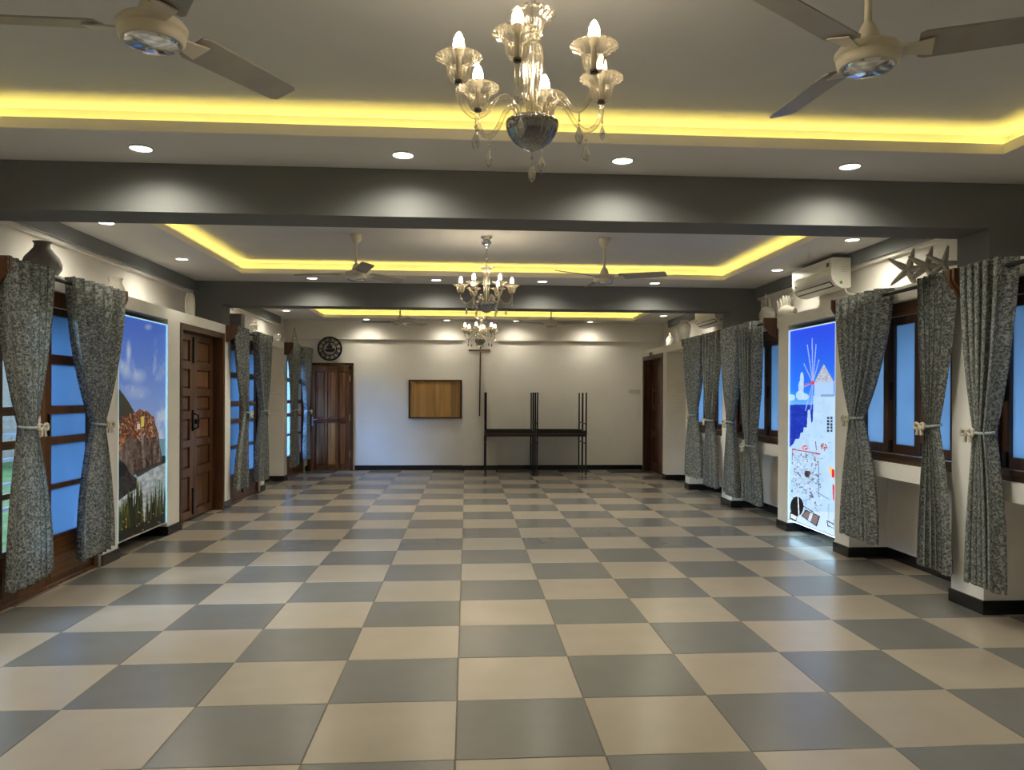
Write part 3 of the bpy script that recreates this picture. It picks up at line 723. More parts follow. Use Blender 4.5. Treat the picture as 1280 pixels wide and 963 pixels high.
CUR = [
    ('L', (2.06, 2.60), (2.36, .16), (2.14, 2.64), 'nearer grey patterned tied curtain of the glazed doors below the dark round vase', 5, 1.22, .16, 1),
    ('L', (2.90, 3.74), (3.37, .15), (3.06, 3.60), 'grey patterned tied curtain between glazed doors and the sea village picture', 6, 1.20, .17, 1),
    ('L', (7.02, 7.62), (7.50, .18), (7.10, 7.56), 'grey patterned tied curtain next to the teak double door, under a dark block', 5, 1.20, .22, 1),
    ('L', (7.94, 8.70), (8.42, .17), (8.04, 8.56), 'grey patterned tied curtain beside the left niche, under the white lantern', 6, 1.20, .22, 1),
    ('L', (10.20, 10.72), (10.50, .17), (10.26, 10.70), 'grey patterned tied curtain by the left niche, under the wire tower', 5, 1.18, .22, 1),
    ('L', (11.20, 11.76), (11.52, .17), (11.30, 11.76), 'grey patterned tied curtain in the corner beside the warm teak plank door', 5, 1.15, .26, 1),
    ('R', (1.49, 1.93), (1.72, .16), (1.55, 1.85), 'grey patterned tied curtain in front of the first column, nearer than the bracket', 5, 1.22, .22, 1),
    ('R', (2.04, 2.46), (2.27, .15), (2.06, 2.42), 'grey patterned tied curtain below the starfish, beside the first grey column', 5, 1.24, .22, 1),
    ('R', (2.90, 3.70), (3.37, .17), (3.06, 3.58), 'grey patterned tied curtain next to the windmill picture', 6, 1.26, .24, 1),
    ('R', (5.62, 6.20), (5.86, .24), (5.58, 6.06), 'grey patterned curtain tied low, beside the open end of the rod by the windmill picture', 5, .86, .20, 1),
    ('R', (6.24, 6.84), (6.56, .17), (6.26, 6.74), 'grey patterned tied curtain in front of the second column, nearer than the bracket', 5, 1.12, .20, 1),
    ('R', (7.02, 7.66), (7.40, .18), (7.04, 7.64), 'grey patterned tied curtain just beyond the second column bracket', 5, 1.12, .22, 1),
    ('R', (7.78, 8.56), (8.20, .18), (7.84, 8.50), 'grey patterned tied curtain beside the right niche, below the tall stone vase', 6, 1.18, .26, 1),
]
for k, (s_, tp, ti, bo, lab, pl, zt, zb_, bw_) in enumerate(CUR):
    curtain(s_, tp, ti, bo, lab, G_C, pl, zt, k + 3, zb_, bw_)

def rod(side, y0, y1, label, z=2.262):
    e = empty('curtain_rod', (sx(side, 0), (y0 + y1) / 2, z), label, 'curtain rod', 'curtain rods on wooden brackets')
    B().tube([(sx(side, -.095), y0 - .002, z), (sx(side, -.095), y1 + .002, z)], .014, 10).build('rod', 'rod_black', e, True)
    prof = [(0, .055), (-.15, .055), (-.15, -.02), (-.135, -.055), (-.105, -.085), (-.085, -.12), (-.045, -.15), (0, -.16)]
    for yy in (y0, y1):
        B().prism(prof, lambda u, v, w: (sx(side, u), w, z + v), yy - .014, yy + .014).build('bracket', 'bracket_wood', e)
    return e
rod('L', .35, 1.80, 'black curtain rod over the glazed doors nearest the first column')
rod('L', 2.08, 3.78, 'black curtain rod on brown brackets below the dark round vase')
rod('L', 7.0, 8.78, 'black curtain rod on brown brackets next to the teak double door')
rod('L', 10.16, 11.80, 'black curtain rod on brown brackets beside the end wall')
rod('R', .40, 1.975, 'black curtain rod over the window nearer than the first column')
rod('R', 2.025, 3.74, 'black curtain rod on brown brackets below the three starfish')
rod('R', 5.36, 6.90, 'black curtain rod with a bare end beside the windmill picture')
rod('R', 6.96, 8.66, 'black curtain rod on brown brackets below the tall stone vase')

# ------------------------------------------------------------------ downlights
def downlight(x, y, label, power=SPOT_W, cone=158):
    e = empty('downlight', (x, y, ZC), label, 'downlight', 'recessed ceiling downlights')
    B().lathe([(.068, 0), (.070, -.004), (.062, -.008), (.058, -.004), (.058, .001)], 24).build('trim_ring', 'plate_white', e, True, world=False)
    B().lathe([(.001, -.005), (.03, -.0055), (.0575, -.004), (.0575, -.001), (.001, -.001)], 24).build('lens', 'lamp_lens', e, True, world=False)
    l = bpy.data.lights.new('downlight_lamp', 'SPOT'); l.energy = power; l.color = (1.0, .95, .77); l.spot_size = math.radians(cone); l.spot_blend = 1.0; l.shadow_soft_size = .05
    lo = bpy.data.objects.new('downlight_lamp', l); COL.objects.link(lo); lo.parent = e; lo.location = (0, 0, -.02)
RX = (-1.843, -.342, .97, 2.385)
WHICH = ('nearest the french window wall', 'second from the french window wall', 'second from the air conditioner wall', 'nearest the air conditioner wall')
for x, wh in zip(RX, WHICH): downlight(x, 1.56, 'round downlight before the first grey beam, ' + wh)
for x, wh in zip(RX, WHICH): downlight(x, 6.55, 'round downlight before the second grey beam, ' + wh)
for x, wh in zip(RX, WHICH): downlight(x, 11.68, 'round downlight along the end wall, ' + wh, SPOT_W * .42)
for yy, nm in ((-2.58, 'added unseen downlight at the back of the large chandelier bay, '), (2.50, 'added unseen downlight just past the first grey beam, '), (7.55, 'added unseen downlight just past the second grey beam, ')):  # unseen rows, added to brighten the pier faces and niches
    for x, wh in zip(RX, WHICH): downlight(x, yy, nm + wh, SPOT_W * (.35 if yy < 0 else .8))
downlight(-2.945, 3.6, 'round downlight above the ledge between dark round vase and small white vase', SPOT_W * .9, 168); downlight(-2.945, 5.32, 'round downlight above the ledge between small white vase and loop jug', SPOT_W * .9, 168)
downlight(3.50, 3.72, 'round downlight between the starfish and the air conditioner', SPOT_W * .8, 172); downlight(3.50, 5.42, 'round downlight above the spiked conch shells', SPOT_W * .45, 172)
downlight(-3.0, 10.30, 'round downlight in the end bay soffit above the left niche', SPOT_W * .6, 172); downlight(3.49, 10.45, 'round downlight in the end bay soffit above the right niche', SPOT_W * .6, 172)
for y in (8.62,): downlight(-3.0, y, 'round downlight in the end bay soffit above the white lantern', SPOT_W * .5); downlight(3.49, 9.15, 'round downlight in the end bay soffit beyond the far air conditioner', SPOT_W * .45)
for x, wn in ((-2.945, 'left'), (3.50, 'right')):
    for y, wh in ((-1.4, 'farther from'), (.25, 'nearer to')): downlight(x, y, 'round downlight over the %s wall of the large chandelier bay, %s the first beam' % (wn, wh))

# ------------------------------------------------------------------ ceiling fans
def make_fan():
    e = empty('ceiling_fan', (0, 0, 0))
    B().lathe([(.001, 0), (.05, 0), (.055, -.01), (.05, -.05), (.030, -.085), (.014, -.10), (.001, -.10)], 20).build('canopy', 'fan_enamel', e, True)
    B().lathe([(.001, -.09), (.0125, -.09), (.0125, -.34), (.001, -.34)], 12).build('downrod', 'fan_enamel', e, True)
    B().lathe([(.001, -.285), (.016, -.285), (.022, -.295), (.038, -.325), (.044, -.35), (.042, -.365), (.001, -.365)], 20).build('lower_canopy', 'fan_enamel', e, True)
    B().lathe([(.001, -.362), (.06, -.363), (.098, -.372), (.108, -.385), (.108, -.398), (.100, -.404), (.103, -.410), (.101, -.428), (.092, -.438), (.001, -.438)], 32).build('motor', 'fan_enamel', e, True)
    B().lathe([(.001, -.437), (.084, -.437), (.080, -.446), (.05, -.455), (.001, -.458)], 32).build('motor_cap', 'chrome', e, True)
    for k in range(3):
        a = 2 * PI * k / 3; ca, sa = math.cos(a), math.sin(a)
        def P(r, w, h): return (r * ca - w * sa, r * sa + w * ca, h)
        tw = .25
        outline = [(.155, -.055), (.175, -.066), (.60, -.058), (.62, -.045), (.62, .045), (.60, .058), (.175, .066), (.155, .055)]
        rb = [[P(r, w, -.385 - w * tw + dz) for r, w in outline] for dz in (.003, -.003)]
        bl = B().loft(rb).build('blade', 'fan_blade', e)
        B().loft([[P(r, w, -.388 - w * tw - dz) for r, w in ((.085, -.018), (.15, -.03), (.20, -.04), (.20, .04), (.15, .03), (.085, .018))] for dz in (.004, .010)]).build('blade_iron', 'fan_enamel', bl)
    return e
fan0 = make_fan(); used = False
for x, y, ang, lab in ((1.408, -.5, -25, 'white three-blade ceiling fan right of the large chandelier in its bay'), (-.975, -.5, 61, 'white three-blade ceiling fan whose blade points at the left cove of the large chandelier bay'),
                       (-1.04, 4.6, -72, 'white ceiling fan with one blade turned broadside, beside the middle chandelier'), (1.40, 4.6, -25, 'white ceiling fan between middle chandelier and air conditioner'),
                       (-1.04, 9.6, -68, 'white ceiling fan in the end bay above the wooden hatch'), (1.41, 9.6, -38, 'white ceiling fan in the end bay above the stacked tables')):
    f = copy_tree(fan0) if used else fan0; used = True
    f.location = (x, y, ZT); f.rotation_euler = (0, 0, math.radians(ang)); tag(f, lab, 'ceiling fan', 'white ceiling fans')

# ------------------------------------------------------------------ chandeliers (z relative to the tray ceiling)
def spline(pts, n=8):
    out = []; P = [Vector(pts[0])] + [Vector(p) for p in pts] + [Vector(pts[-1])]
    for i in range(1, len(P) - 2):
        for k in range(n):
            t = k / n; a, b, c, d_ = P[i - 1], P[i], P[i + 1], P[i + 2]
            out.append(.5 * ((2 * b) + (c - a) * t + (2 * a - 5 * b + 4 * c - d_) * t * t + (3 * b - a - 3 * c + d_) * t ** 3))
    out.append(P[-2]); return out
def make_chandelier():
    e = empty('chandelier', (0, 0, 0)); z = lambda h: h - ZT
    B().lathe([(.001, 0), (.055, 0), (.058, -.008), (.03, -.03), (.05, -.045), (.046, -.07), (.025, -.09), (.012, -.11), (.001, -.11)], 24).build('canopy', 'chrome', e, True)
    ch = B(); n = 8
    for k in range(n):
        zc = z(2.735) + (3.01 - 2.735 - .11) * (k + .5) / n; rr = .011
        ring = [((rr * math.cos(a) if k % 2 else 0), (0 if k % 2 else rr * math.cos(a)), zc + .014 * math.sin(a)) for a in [2 * PI * i / 10 for i in range(10)]]
        ch.tube(ring, .0028, 5, closed=True)
    tag(ch.build('chain', 'chrome', e, True), kind='stuff')
    B().lathe([(.010, z(2.628)), (.020, z(2.632)), (.030, z(2.65)), (.038, z(2.68)), (.054, z(2.698)), (.074, z(2.708)), (.072, z(2.714)), (.050, z(2.706)), (.034, z(2.685)), (.012, z(2.64))], 96, flute=.05, nfl=16).build('top_dish', 'chandelier_glass', e, 'all')
    B().lathe([(.001, z(2.632)), (.010, z(2.63)), (.014, z(2.62)), (.028, z(2.605)), (.034, z(2.575)), (.033, z(2.54)), (.026, z(2.47)), (.019, z(2.40)), (.018, z(2.35)), (.001, z(2.35))], 96, flute=.10, nfl=12).build('stem', 'chandelier_glass', e, 'all')
    B().lathe([(.001, z(2.73)), (.005, z(2.73)), (.005, z(2.36)), (.001, z(2.36))], 8).build('core_rod', 'steel', e, True)
    B().lathe([(.001, z(2.360)), (.074, z(2.360)), (.085, z(2.354)), (.087, z(2.340)), (.080, z(2.315)), (.062, z(2.288)), (.036, z(2.268)), (.014, z(2.258)), (.001, z(2.256))], 120, flute=.02, nfl=24).build('bowl', 'bowl_mirror', e, 'all')
    def drop(x, y, zz, s, parent):
        d_ = B(); d_.lathe([(.001, zz), (.0022, zz), (.0022, zz - .020 * s), (.001, zz - .020 * s)], 6, (x, y))
        d_.lathe([(.001, zz - .019 * s), (.006 * s, zz - .025 * s), (.001, zz - .031 * s)], 8, (x, y))
        d_.lathe([(.001, zz - .030 * s), (.0015, zz - .042 * s), (.008 * s, zz - .056 * s), (.013 * s, zz - .075 * s), (.010 * s, zz - .092 * s), (.001, zz - .102 * s)], 8, (x, y))
        return d_.build('crystal_drop', 'crystal', parent)
    drop(0, 0, z(2.258), 1.05, e)
    for k in range(6):
        a = math.radians(-15 + 60 * k) - PI / 2; ca, sa = math.cos(a), math.sin(a); R = .252
        pts = [(.055, 2.352), (.062, 2.395), (.092, 2.425), (.125, 2.408), (.158, 2.365), (.195, 2.345), (.230, 2.365), (R, 2.41), (R, 2.455)]
        arm = B().tube(spline([(r * ca, r * sa, z(h)) for r, h in pts], 6), .0085, 10).build('arm', 'chandelier_glass', e, 'all')
        c = (R * ca, R * sa)
        B().lathe([(.010, z(2.448)), (.022, z(2.452)), (.033, z(2.47)), (.037, z(2.50)), (.052, z(2.520)), (.074, z(2.528)), (.072, z(2.534)), (.048, z(2.527)), (.033, z(2.505)), (.028, z(2.47)), (.012, z(2.456))], 108, c, flute=lambda h: .085 if h < z(2.515) else .03, nfl=18).build('cup', 'chandelier_glass', arm, 'all')
        B().lathe([(.001, z(2.446)), (.013, z(2.446)), (.014, z(2.456)), (.001, z(2.458))], 12, c).build('collar', 'black_metal', arm, True)
        B().lathe([(.001, z(2.456)), (.009, z(2.456)), (.009, z(2.53)), (.015, z(2.536)), (.018, z(2.556)), (.001, z(2.557))], 14, c).build('candle_socket', 'plate_white', arm, True)
        B().lathe([(.001, z(2.556)), (.016, z(2.557)), (.0185, z(2.568)), (.016, z(2.588)), (.008, z(2.606)), (.001, z(2.613))], 14, c).build('bulb', 'bulb_glow', arm, True)
        drop(.195 * ca, .195 * sa, z(2.338), 1.0, arm)
        if k % 2 == 0: drop((R + .004) * ca, (R + .004) * sa, z(2.40), .8, arm)
    return e
ch0 = make_chandelier(); used = False
for x, y, rz, lab in ((.253, -.5, 0, 'clear glass six-arm chandelier hanging before the first grey beam'), (.228, 4.62, -15, 'clear glass six-arm chandelier hanging between the two grey beams'),
                      (.25, 9.6, 0, 'clear glass six-arm chandelier hanging in the end bay before the wooden cross')):
    c = copy_tree(ch0) if used else ch0; used = True
    c.location = (x, y, ZT); c.rotation_euler = (0, 0, math.radians(rz)); tag(c, lab, 'chandelier', 'glass chandeliers')

# ------------------------------------------------------------------ air conditioners
def aircon(y0, y1, z0, label):
    xw = XR + DW - .086; e = empty('air_conditioner', (xw, (y0 + y1) / 2, z0), label, 'air conditioner', 'white wall air conditioners')
    h = .30; D = .20
    prof = [(0, h), (D - .01, h), (D, h - .012), (D, .13), (D - .015, .075), (D - .05, .03), (D - .10, .004), (.03, 0), (0, .01)]
    fnc = lambda u, v, w: (xw - u, w, z0 + v)
    B().prism(prof, fnc, y0, y1).build('body', 'ac_plastic', e, True)
    B().prism([(D - .012, .070), (D - .006, .066), (D - .055, .018), (D - .062, .022)], fnc, y0 + .05, y1 - .05).build('louver_slot', 'ac_slot', e)
    B().prism([(D - .018, .062), (D - .010, .058), (D - .052, .022), (D - .058, .026)], fnc, y0 + .06, y1 - .06).build('louver', 'ac_plastic', e)
    B().box(xw - D - .003, xw - D + .001, y0 + .01, y1 - .01, z0 + .178, z0 + .188).build('trim_line', 'ac_gold', e)
    B().box(xw - D - .002, xw - D + .001, y0 + .05, y0 + .10, z0 + .215, z0 + .255).build('logo_mark', 'ac_slot', e)
    B().box(xw - D - .002, xw - D + .001, y0 + .06, y0 + .17, z0 + .150, z0 + .162).build('logo_text', 'steel', e)
    B().box(xw - D - .002, xw - D + .001, y1 - .10, y1 - .085, z0 + .10, z0 + .125).build('sensor', 'ac_slot', e)
    B().box(xw - D + .05, xw - .03, y1 - .002, y1 + .002, z0 + h - .01, z0 + h - .004).build('seam', 'ac_slot', e)
    o = B().lathe([(.001, -.001), (.016, -.001), (.016, .001), (.001, .001)], 12).build('round_sticker', 'ac_green', e, world=False)
    o.location = (-.10, y0 - (y0 + y1) / 2 - .002, .055); o.rotation_euler = (PI / 2, 0, 0)
    for k in range(3):
        B().box(xw - .10, xw - .035, y0 - .001, y0 + .001, z0 + .205 - .022 * k, z0 + .211 - .022 * k).build('print_line', 'print_grey', e)
    B().tube(spline([(xw - .05, y0 + .02, z0 + .02), (xw - .03, y0 + .02, z0 - .04), (xw + .06, y0 + .03, z0 - .06)], 5), .008, 6).build('drain_pipe', 'ac_plastic', e, True)
    return e
aircon(4.34, 5.26, 2.515, 'white wall air conditioner above the windmill picture')
aircon(7.95, 8.92, 2.505, 'white wall air conditioner beyond the second grey column')

# ------------------------------------------------------------------ ledge ornaments
def lathe_thing(name, x, y, prof, material, label, cat, n=32, group=None, flute=0, nfl=0):
    o = B().lathe(prof, n, flute=flute, nfl=nfl).build(name, material, None, True)
    o.location = (x, y, ZL); return tag(o, label, cat, group)
lathe_thing('round_vase', -3.2, 3.11, [(.001, 0), (.075, 0), (.10, .02), (.135, .075), (.137, .11), (.118, .16), (.085, .20), (.058, .235), (.054, .262), (.066, .282), (.060, .283), (.048, .262), (.05, .236), (.001, .22)], 'clay_grey', 'dark grey round-bellied clay vase on the left ledge', 'vase')
lathe_thing('white_vase', -3.2, 4.35, [(.001, 0), (.06, 0), (.075, .02), (.088, .06), (.080, .10), (.060, .14), (.056, .165), (.068, .19), (.062, .191), (.05, .165), (.001, .15)], 'clay_pale', 'small white flared vase at the corner of the sea village picture', 'vase')
# white jug with a loop handle
e = empty('loop_jug', (-3.2, 6.30, ZL), 'tall white jug with a long loop handle beside the second grey column', 'jug')
B().lathe([(.001, 0), (.05, 0), (.055, .02), (.058, .16), (.055, .24), (.045, .29), (.02, .315), (.001, .318)], 24).build('body', 'clay_pale', e, True, world=False)
B().tube(spline([(0, -.03, .02), (0, -.115, .08), (0, -.135, .18), (0, -.09, .28), (0, -.01, .31)], 6), .013, 8).build('handle', 'clay_pale', e, True, world=False)
# dark block planter
o = B().box(-3.28, -3.10, 8.02, 8.20, ZL, ZL + .25).build('square_planter', 'clay_grey', None, bevel=.006); tag(o, 'dark grey square block standing above the curtain by the double door', 'planter')
# white lantern
e = empty('lantern', (-3.2, 9.05, ZL), 'white tiered lantern with a small ball finial on the left ledge', 'lantern')
B().lathe([(.001, 0), (.06, 0), (.062, .012), (.05, .02), (.05, .03), (.001, .03)], 16).build('base', 'clay_pale', e, True, world=False)
B().lathe([(.046, .03), (.052, .08), (.048, .17), (.044, .17), (.047, .08), (.042, .03)], 16).build('glass', 'lantern_glass', e, True, world=False)
B().lathe([(.001, .17), (.062, .17), (.066, .178), (.045, .20), (.032, .215), (.042, .222), (.028, .245), (.001, .25)], 16).build('roof', 'clay_pale', e, True, world=False)
B().lathe([(.001, .248), (.008, .25), (.018, .27), (.012, .292), (.001, .298)], 12).build('finial', 'clay_pale', e, True, world=False)
# shell bowl
e = empty('glass_bowl', (-3.2, 10.55, ZL), 'small round glass bowl on a pale foot above the left niche', 'bowl')
B().lathe([(.001, 0), (.05, 0), (.052, .012), (.035, .05), (.03, .07), (.001, .07)], 16).build('foot', 'clay_pale', e, True, world=False)
B().lathe([(.02, .07), (.05, .085), (.066, .12), (.060, .155), (.04, .17), (.036, .168), (.055, .15), (.06, .12), (.045, .09), (.02, .075)], 20).build('bowl', 'lantern_glass', e, True, world=False)
# wire tower
e = empty('wire_tower', (-3.15, 11.62, ZL), 'slender grey wire tower ornament at the end of the left ledge', 'ornament')
for sx_, sy_ in ((1, 1), (1, -1), (-1, 1), (-1, -1)):
    B().tube(spline([(.085 * sx_, .085 * sy_, 0), (.05 * sx_, .05 * sy_, .12), (.022 * sx_, .022 * sy_, .24), (.004 * sx_, .004 * sy_, .36)], 5), .006, 6).build('leg', 'clay_stone', e, True, world=False)
for h, r in ((.06, .066), (.13, .047), (.21, .028)):
    B().lattice([-r - .004, -r + .004, r - .004, r + .004], [-r - .004, -r + .004, r - .004, r + .004], lambda i, j: not (i == 1 and j == 1), plan, h - .005, h + .005).build('cross_frame', 'clay_stone', e, world=False)
B().lathe([(.001, .35), (.008, .355), (.004, .38), (.001, .40)], 8).build('spire', 'clay_stone', e, True, world=False)
# starfish
def starfish(y, s, rot, label):
    b = B(); out = []
    for k in range(5):
        a = PI / 2 + 2 * PI * k / 5; ca, sa = math.cos(a), math.sin(a)
        for r, w in ((.040, -.029), (.075, -.026), (.125, -.019), (.168, -.012), (.182, -.006), (.182, .006), (.168, .012), (.125, .019), (.075, .026), (.040, .029)):
            bend = .010 * math.sin(k * 2.1 + y) * (r / .18) ** 2
            out.append((s * (r * ca - (w + bend) * sa), s * (r * sa + (w + bend) * ca)))
    prof = [(.0, .034), (.35, .030), (.7, .020), (.93, .009), (1, 0), (.93, -.009), (.7, -.018), (.0, -.022)]
    vs = []
    for q, h in prof:
        vs.append([(h * s, u * max(q, .002), v * max(q, .002)) for u, v in out])
    b.loft(vs)
    o = b.build('starfish', 'starfish_stone', None, True)
    zmin = None
    o.rotation_euler = (math.radians(rot), math.radians(0), math.radians(236))
    M = o.rotation_euler.to_matrix(); zmin = min((M @ v.co).z for v in o.data.vertices)
    o.location = (XR + .17, y, ZL - zmin); return tag(o, label, 'starfish', 'stone starfish standing in a row')
starfish(3.06, .98, -14, 'stone starfish nearest the air conditioner in the row of three')
starfish(2.80, .88, -14, 'middle stone starfish in the row of three on the right ledge')
starfish(2.585, .78, -14, 'stone starfish nearest the first grey column in the row of three')
# spiked shells
def shell(name, y, length, height, spikes, label, seed):
    rng = random.Random(seed); e = empty(name, (XR + .2, y, ZL), label, 'shell', 'spiked conch shells on the right ledge')
    prof = []
    rings = []; n = 20; m = 14
    for i in range(m + 1):
        t = i / m; r = height * .5 * (math.sin(PI * min(1, t * .92 + .07)) ** .8) * (1.0 - .15 * t); yy = -length / 2 + length * t
        rings.append([(r * .85 * math.cos(2 * PI * k / n), yy, max(.0, r * math.sin(2 * PI * k / n) + height * .42)) for k in range(n)])
    B().loft(rings).build('body', 'shell_white', e, True, world=False)
    for k in range(spikes):
        t = (k + .5) / spikes; yy = -length / 2 + length * (.08 + .84 * t); hh = height * (.62 + .30 * math.sin(PI * t))
        ln = height * rng.uniform(.35, .6); dy = (t - .35) * .06
        B().tube(spline([(0, yy, hh - .05), (-.01, yy + dy * .6, hh + ln * .5), (-.015, yy + dy * 1.3, hh + ln)], 4), lambda q: .022 * (1 - .75 * q) + .002, 8).build('spike', 'shell_white', e, True, world=False)
    return e
shell('conch_shell', 6.14, .34, .25, 3, 'tall pale conch shell with finger-like spikes beside the second grey column', 2)
shell('conch_shell', 5.58, .50, .19, 6, 'long pale conch shell with a row of short spikes above the windmill picture', 5)
# tall vase and pale bottles
lathe_thing('tall_vase', XR + .2, 9.78, [(.001, 0), (.062, 0), (.066, .01), (.085, .10), (.112, .24), (.118, .29), (.105, .33), (.066, .355), (.060, .37), (.070, .392), (.064, .394), (.052, .37), (.001, .35)], 'clay_stone', 'tall tapering stone vase on the right ledge above the niche', 'vase')
e = empty('handled_jug', (XR + .2, 10.72, ZL), 'pale ceramic jug with a slim neck and handle beside the tall stone vase', 'jug')
B().lathe([(.001, 0), (.055, 0), (.068, .03), (.070, .12), (.055, .17), (.022, .20), (.016, .25), (.020, .262), (.001, .262)], 20).build('body', 'clay_pale', e, True, world=False)
B().tube(spline([(0, -.016, .245), (0, -.055, .235), (0, -.072, .18), (0, -.062, .14)], 5), .008, 8).build('handle', 'clay_pale', e, True, world=False)
lathe_thing('squat_jar', XR + .17, 10.46, [(.001, 0), (.055, 0), (.060, .02), (.060, .12), (.050, .15), (.048, .165), (.056, .175), (.001, .178)], 'clay_pale', 'squat pale ceramic jar between the tall stone vase and the handled jug', 'jar')

# ------------------------------------------------------------------ far wall things
# plank hatch
e = empty('wooden_hatch', (-.57, YF, 1.0), 'square pine plank hatch in a dark frame on the end wall', 'hatch')
hx0, hx1, hz0, hz1 = -1.078, -.06, 1.0, 1.742
B().lattice([hx0, hx0 + .035, hx1 - .035, hx1], [hz0, hz0 + .022, hz1 - .028, hz1], lambda i, j: not (i == 1 and j == 1), fy, 0, .045).build('frame', 'teak_dark', e)
px = [hx0 + .036, -.80, -.62, -.46, -.26, hx1 - .036]
for k in range(5): B().box(px[k] + .002, px[k + 1] - .002, YF - .022 - .002 * (k % 2), YF, hz0 + .023, hz1 - .029).build('plank', 'pine', e)
# cross
e = empty('wall_cross', (.29, YF - .06, 1.04), 'tall slender dark wooden cross on the shallow pier', 'cross')
ylc = YF - .06
B().prism([(.272, 1.045), (.296, 1.045), (.312, 2.43), (.286, 2.43)], lambda u, v, w: (u, w, v), ylc - .03, ylc).build('upright', 'teak_red', e)
B().box(.070, .290, ylc - .028, ylc - .002, 2.298, 2.328).build('crossbar', 'teak_red', e)
B().box(.308, .490, ylc - .028, ylc - .002, 2.304, 2.334).build('crossbar', 'teak_red', e)
# clock
ck = empty('wall_clock', (-2.565, YF - .084, 2.322), 'round black openwork clock with roman numerals above the plank door', 'clock')
def ringp(r0, r1, name, d0=-.012, d1=.012):
    n = 48; rings = []
    for (r, dd) in ((r0, d0), (r1, d0), (r1, d1), (r0, d1)): rings.append([(r * math.cos(2 * PI * k / n), dd, r * math.sin(2 * PI * k / n)) for k in range(n)])
    B().loft(rings, closed=True).build(name, 'black_metal', ck, world=False)
ringp(.200, .232, 'outer_ring'); ringp(.118, .135, 'inner_ring')
rom = ['XII', 'I', 'II', 'III', 'IIII', 'V', 'VI', 'VII', 'VIII', 'IX', 'X', 'XI']
for k, tx in enumerate(rom):
    b = B(); wtot = sum({'I': .016, 'V': .036, 'X': .036}[ch] for ch in tx); x = -wtot / 2; a = -2 * PI * k / 12; rm = .1675; hh = .037
    def bar(xa, xb, th):
        pts = [(xa - th, -hh), (xa + th, -hh), (xb + th, hh), (xb - th, hh)]
        pt = lambda u, v, w: (u * math.cos(a) - (v + rm) * math.sin(a), w, u * math.sin(a) + (v + rm) * math.cos(a))
        b.prism(pts, pt, -.008, .008)
    for ch in tx:
        w = {'I': .016, 'V': .036, 'X': .036}[ch]
        if ch == 'I': bar(x + w / 2, x + w / 2, .0055)
        elif ch == 'V': bar(x + w / 2, x + .006, .006); bar(x + w / 2, x + w - .006, .004)
        else: bar(x + .006, x + w - .006, .0055); bar(x + w - .006, x + .006, .004)
        x += w
    b.build('numeral', 'black_metal', ck, world=False)
fc = lambda u, v, w: (u, w, v)
B().prism([(-.105, -.012), (.105, .006), (.09, -.045), (.05, -.06), (-.05, -.06), (-.085, -.04)], fc, -.006, .006).build('emblem_hull', 'black_metal', ck, world=False)
B().prism([(-.06, .0), (.05, .004), (.045, .05), (.02, .075), (.012, .118), (-.012, .118), (-.02, .08), (-.05, .05)], fc, -.006, .006).build('emblem_crown', 'black_metal', ck, world=False)
B().prism([(-.004, -.01), (.004, -.01), (.06, .085), (.05, .09)], fc, -.012, -.008).build('hand', 'black_metal', ck, world=False)
B().prism([(-.004, -.006), (-.08, .02), (-.08, .028), (.004, .006)], fc, -.016, -.012).build('hand', 'black_metal', ck, world=False)
# switch plate
e = empty('switch_board', (3.33, YF, 1.53), 'long pale switch plate beside the reddish panelled door', 'switch plate')
B().box(3.215, 3.44, YF - .016, YF, 1.497, 1.575).build('plate', 'plate_white', e, bevel=.004)
for k in range(5): B().box(3.235 + .04 * k, 3.262 + .04 * k, YF - .021, YF - .015, 1.515, 1.557).build('switch', 'plate_white', e)
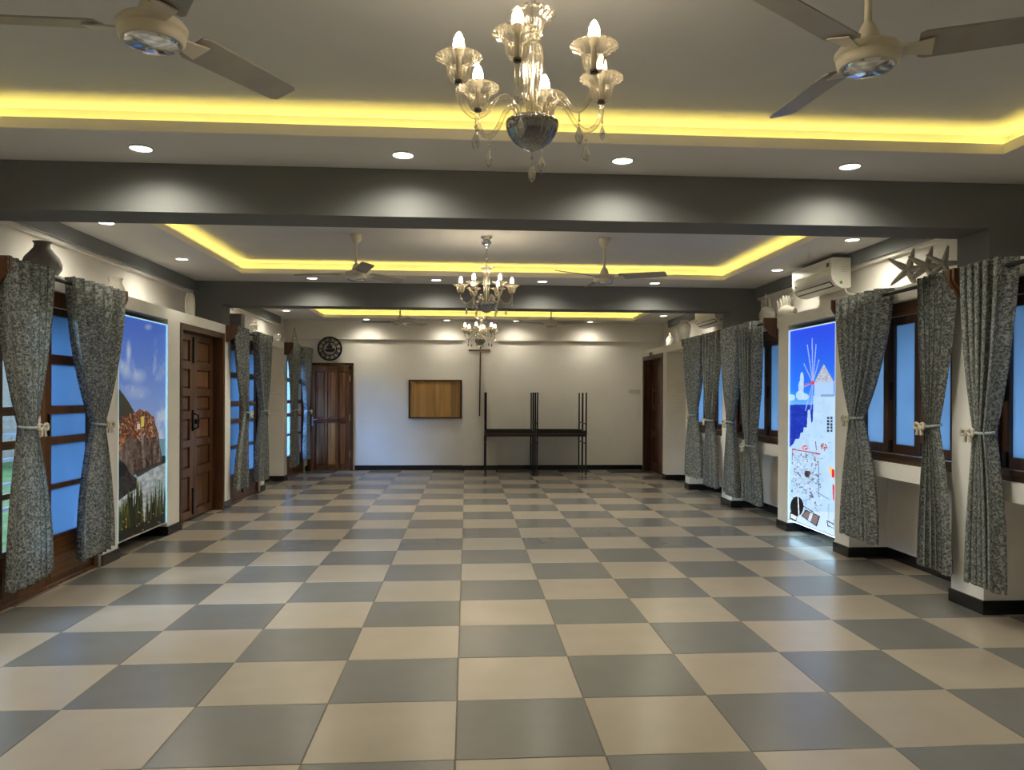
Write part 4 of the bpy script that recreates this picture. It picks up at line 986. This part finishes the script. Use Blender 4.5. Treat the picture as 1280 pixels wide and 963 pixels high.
# notices on the niche jambs
def plaque(side, d0, d1, label):
    e = empty('notice_plate', (sx(side, (d0 + d1) / 2), 10.13, 1.17), label, 'notice')
    x0, x1 = sorted((sx(side, d0), sx(side, d1)))
    for z0, z1 in ((1.17, 1.435), (1.445, 1.72)):
        B().box(x0, x1, 10.124, 10.1295, z0, z1).build('plate', 'white_paint', e)
        for k in range(5):
            w = (x1 - x0) * (.30 if k % 2 else .22); m = (x0 + x1) / 2; zz = z1 - .05 - k * .042
            B().box(m - w, m + w, 10.1225, 10.1242, zz - .006, zz).build('text_line', 'print_grey', e)
        B().box(x0, x1, 10.122, 10.1242, z0, z0 + .006).build('border_line', 'print_grey', e)
plaque('L', .05, .34, 'faint pale notice plate inside the left niche')
plaque('R', .09, .38, 'faint pale notice plate inside the right niche')
# door mat
o = B().box(2.74, 3.36, 11.42, 11.86, 0, .012).build('door_mat', 'mat_rubber', None, bevel=.004); tag(o, 'dark flat mat on the floor by the reddish door', 'mat')

# ------------------------------------------------------------------ desks: four standing, four upside down on top
def make_desk():
    e = empty('desk', (0, 0, 0)); w, dp, h = .93, .465, .75
    B().box(-w / 2, w / 2, -dp / 2, dp / 2, h - .024, h).build('table_top', 'desk_top', e, bevel=.003)
    B().lattice([-w / 2 + .005, -w / 2 + .03, w / 2 - .03, w / 2 - .005], [-dp / 2 + .005, -dp / 2 + .03, dp / 2 - .03, dp / 2 - .005], lambda i, j: not (i == 1 and j == 1), plan, h - .05, h - .024).build('apron', 'black_metal', e)
    for a in (-1, 1):
        for b in (-1, 1):
            x, y = a * (w / 2 - .018), b * (dp / 2 - .018)
            L = B().box(x - .0125, x + .0125, y - .0125, y + .0125, .012, h - .05).build('leg', 'black_metal', e)
            B().box(x - .016, x + .016, y - .016, y + .016, 0, .014).build('foot_cap', 'black_metal', L)
        x = a * (w / 2 - .018)
        B().box(x - .009, x + .009, -dp / 2 + .03, dp / 2 - .03, h - .19, h - .172).build('stretcher', 'black_metal', e)
    return e
d0 = make_desk(); used = False
GD = 'black metal desks stacked against the end wall'
for flip in (0, 1):
    for iy, y in enumerate((11.265, 11.735)):
        for ix, x in enumerate((.832, 1.768)):
            o = copy_tree(d0) if used else d0; used = True
            if flip: o.location = (x + .004, y + .006, 1.5); o.rotation_euler = (PI, 0, 0)
            else: o.location = (x, y, 0)
            what = 'upside-down black desk with legs in the air, ' if flip else 'upright black metal desk carrying another, '
            where = ('below the wooden cross, ' if ix == 0 else 'farther from the cross, ') + ('front row' if iy == 0 else 'row against the wall')
            tag(o, what + where, 'desk', GD)
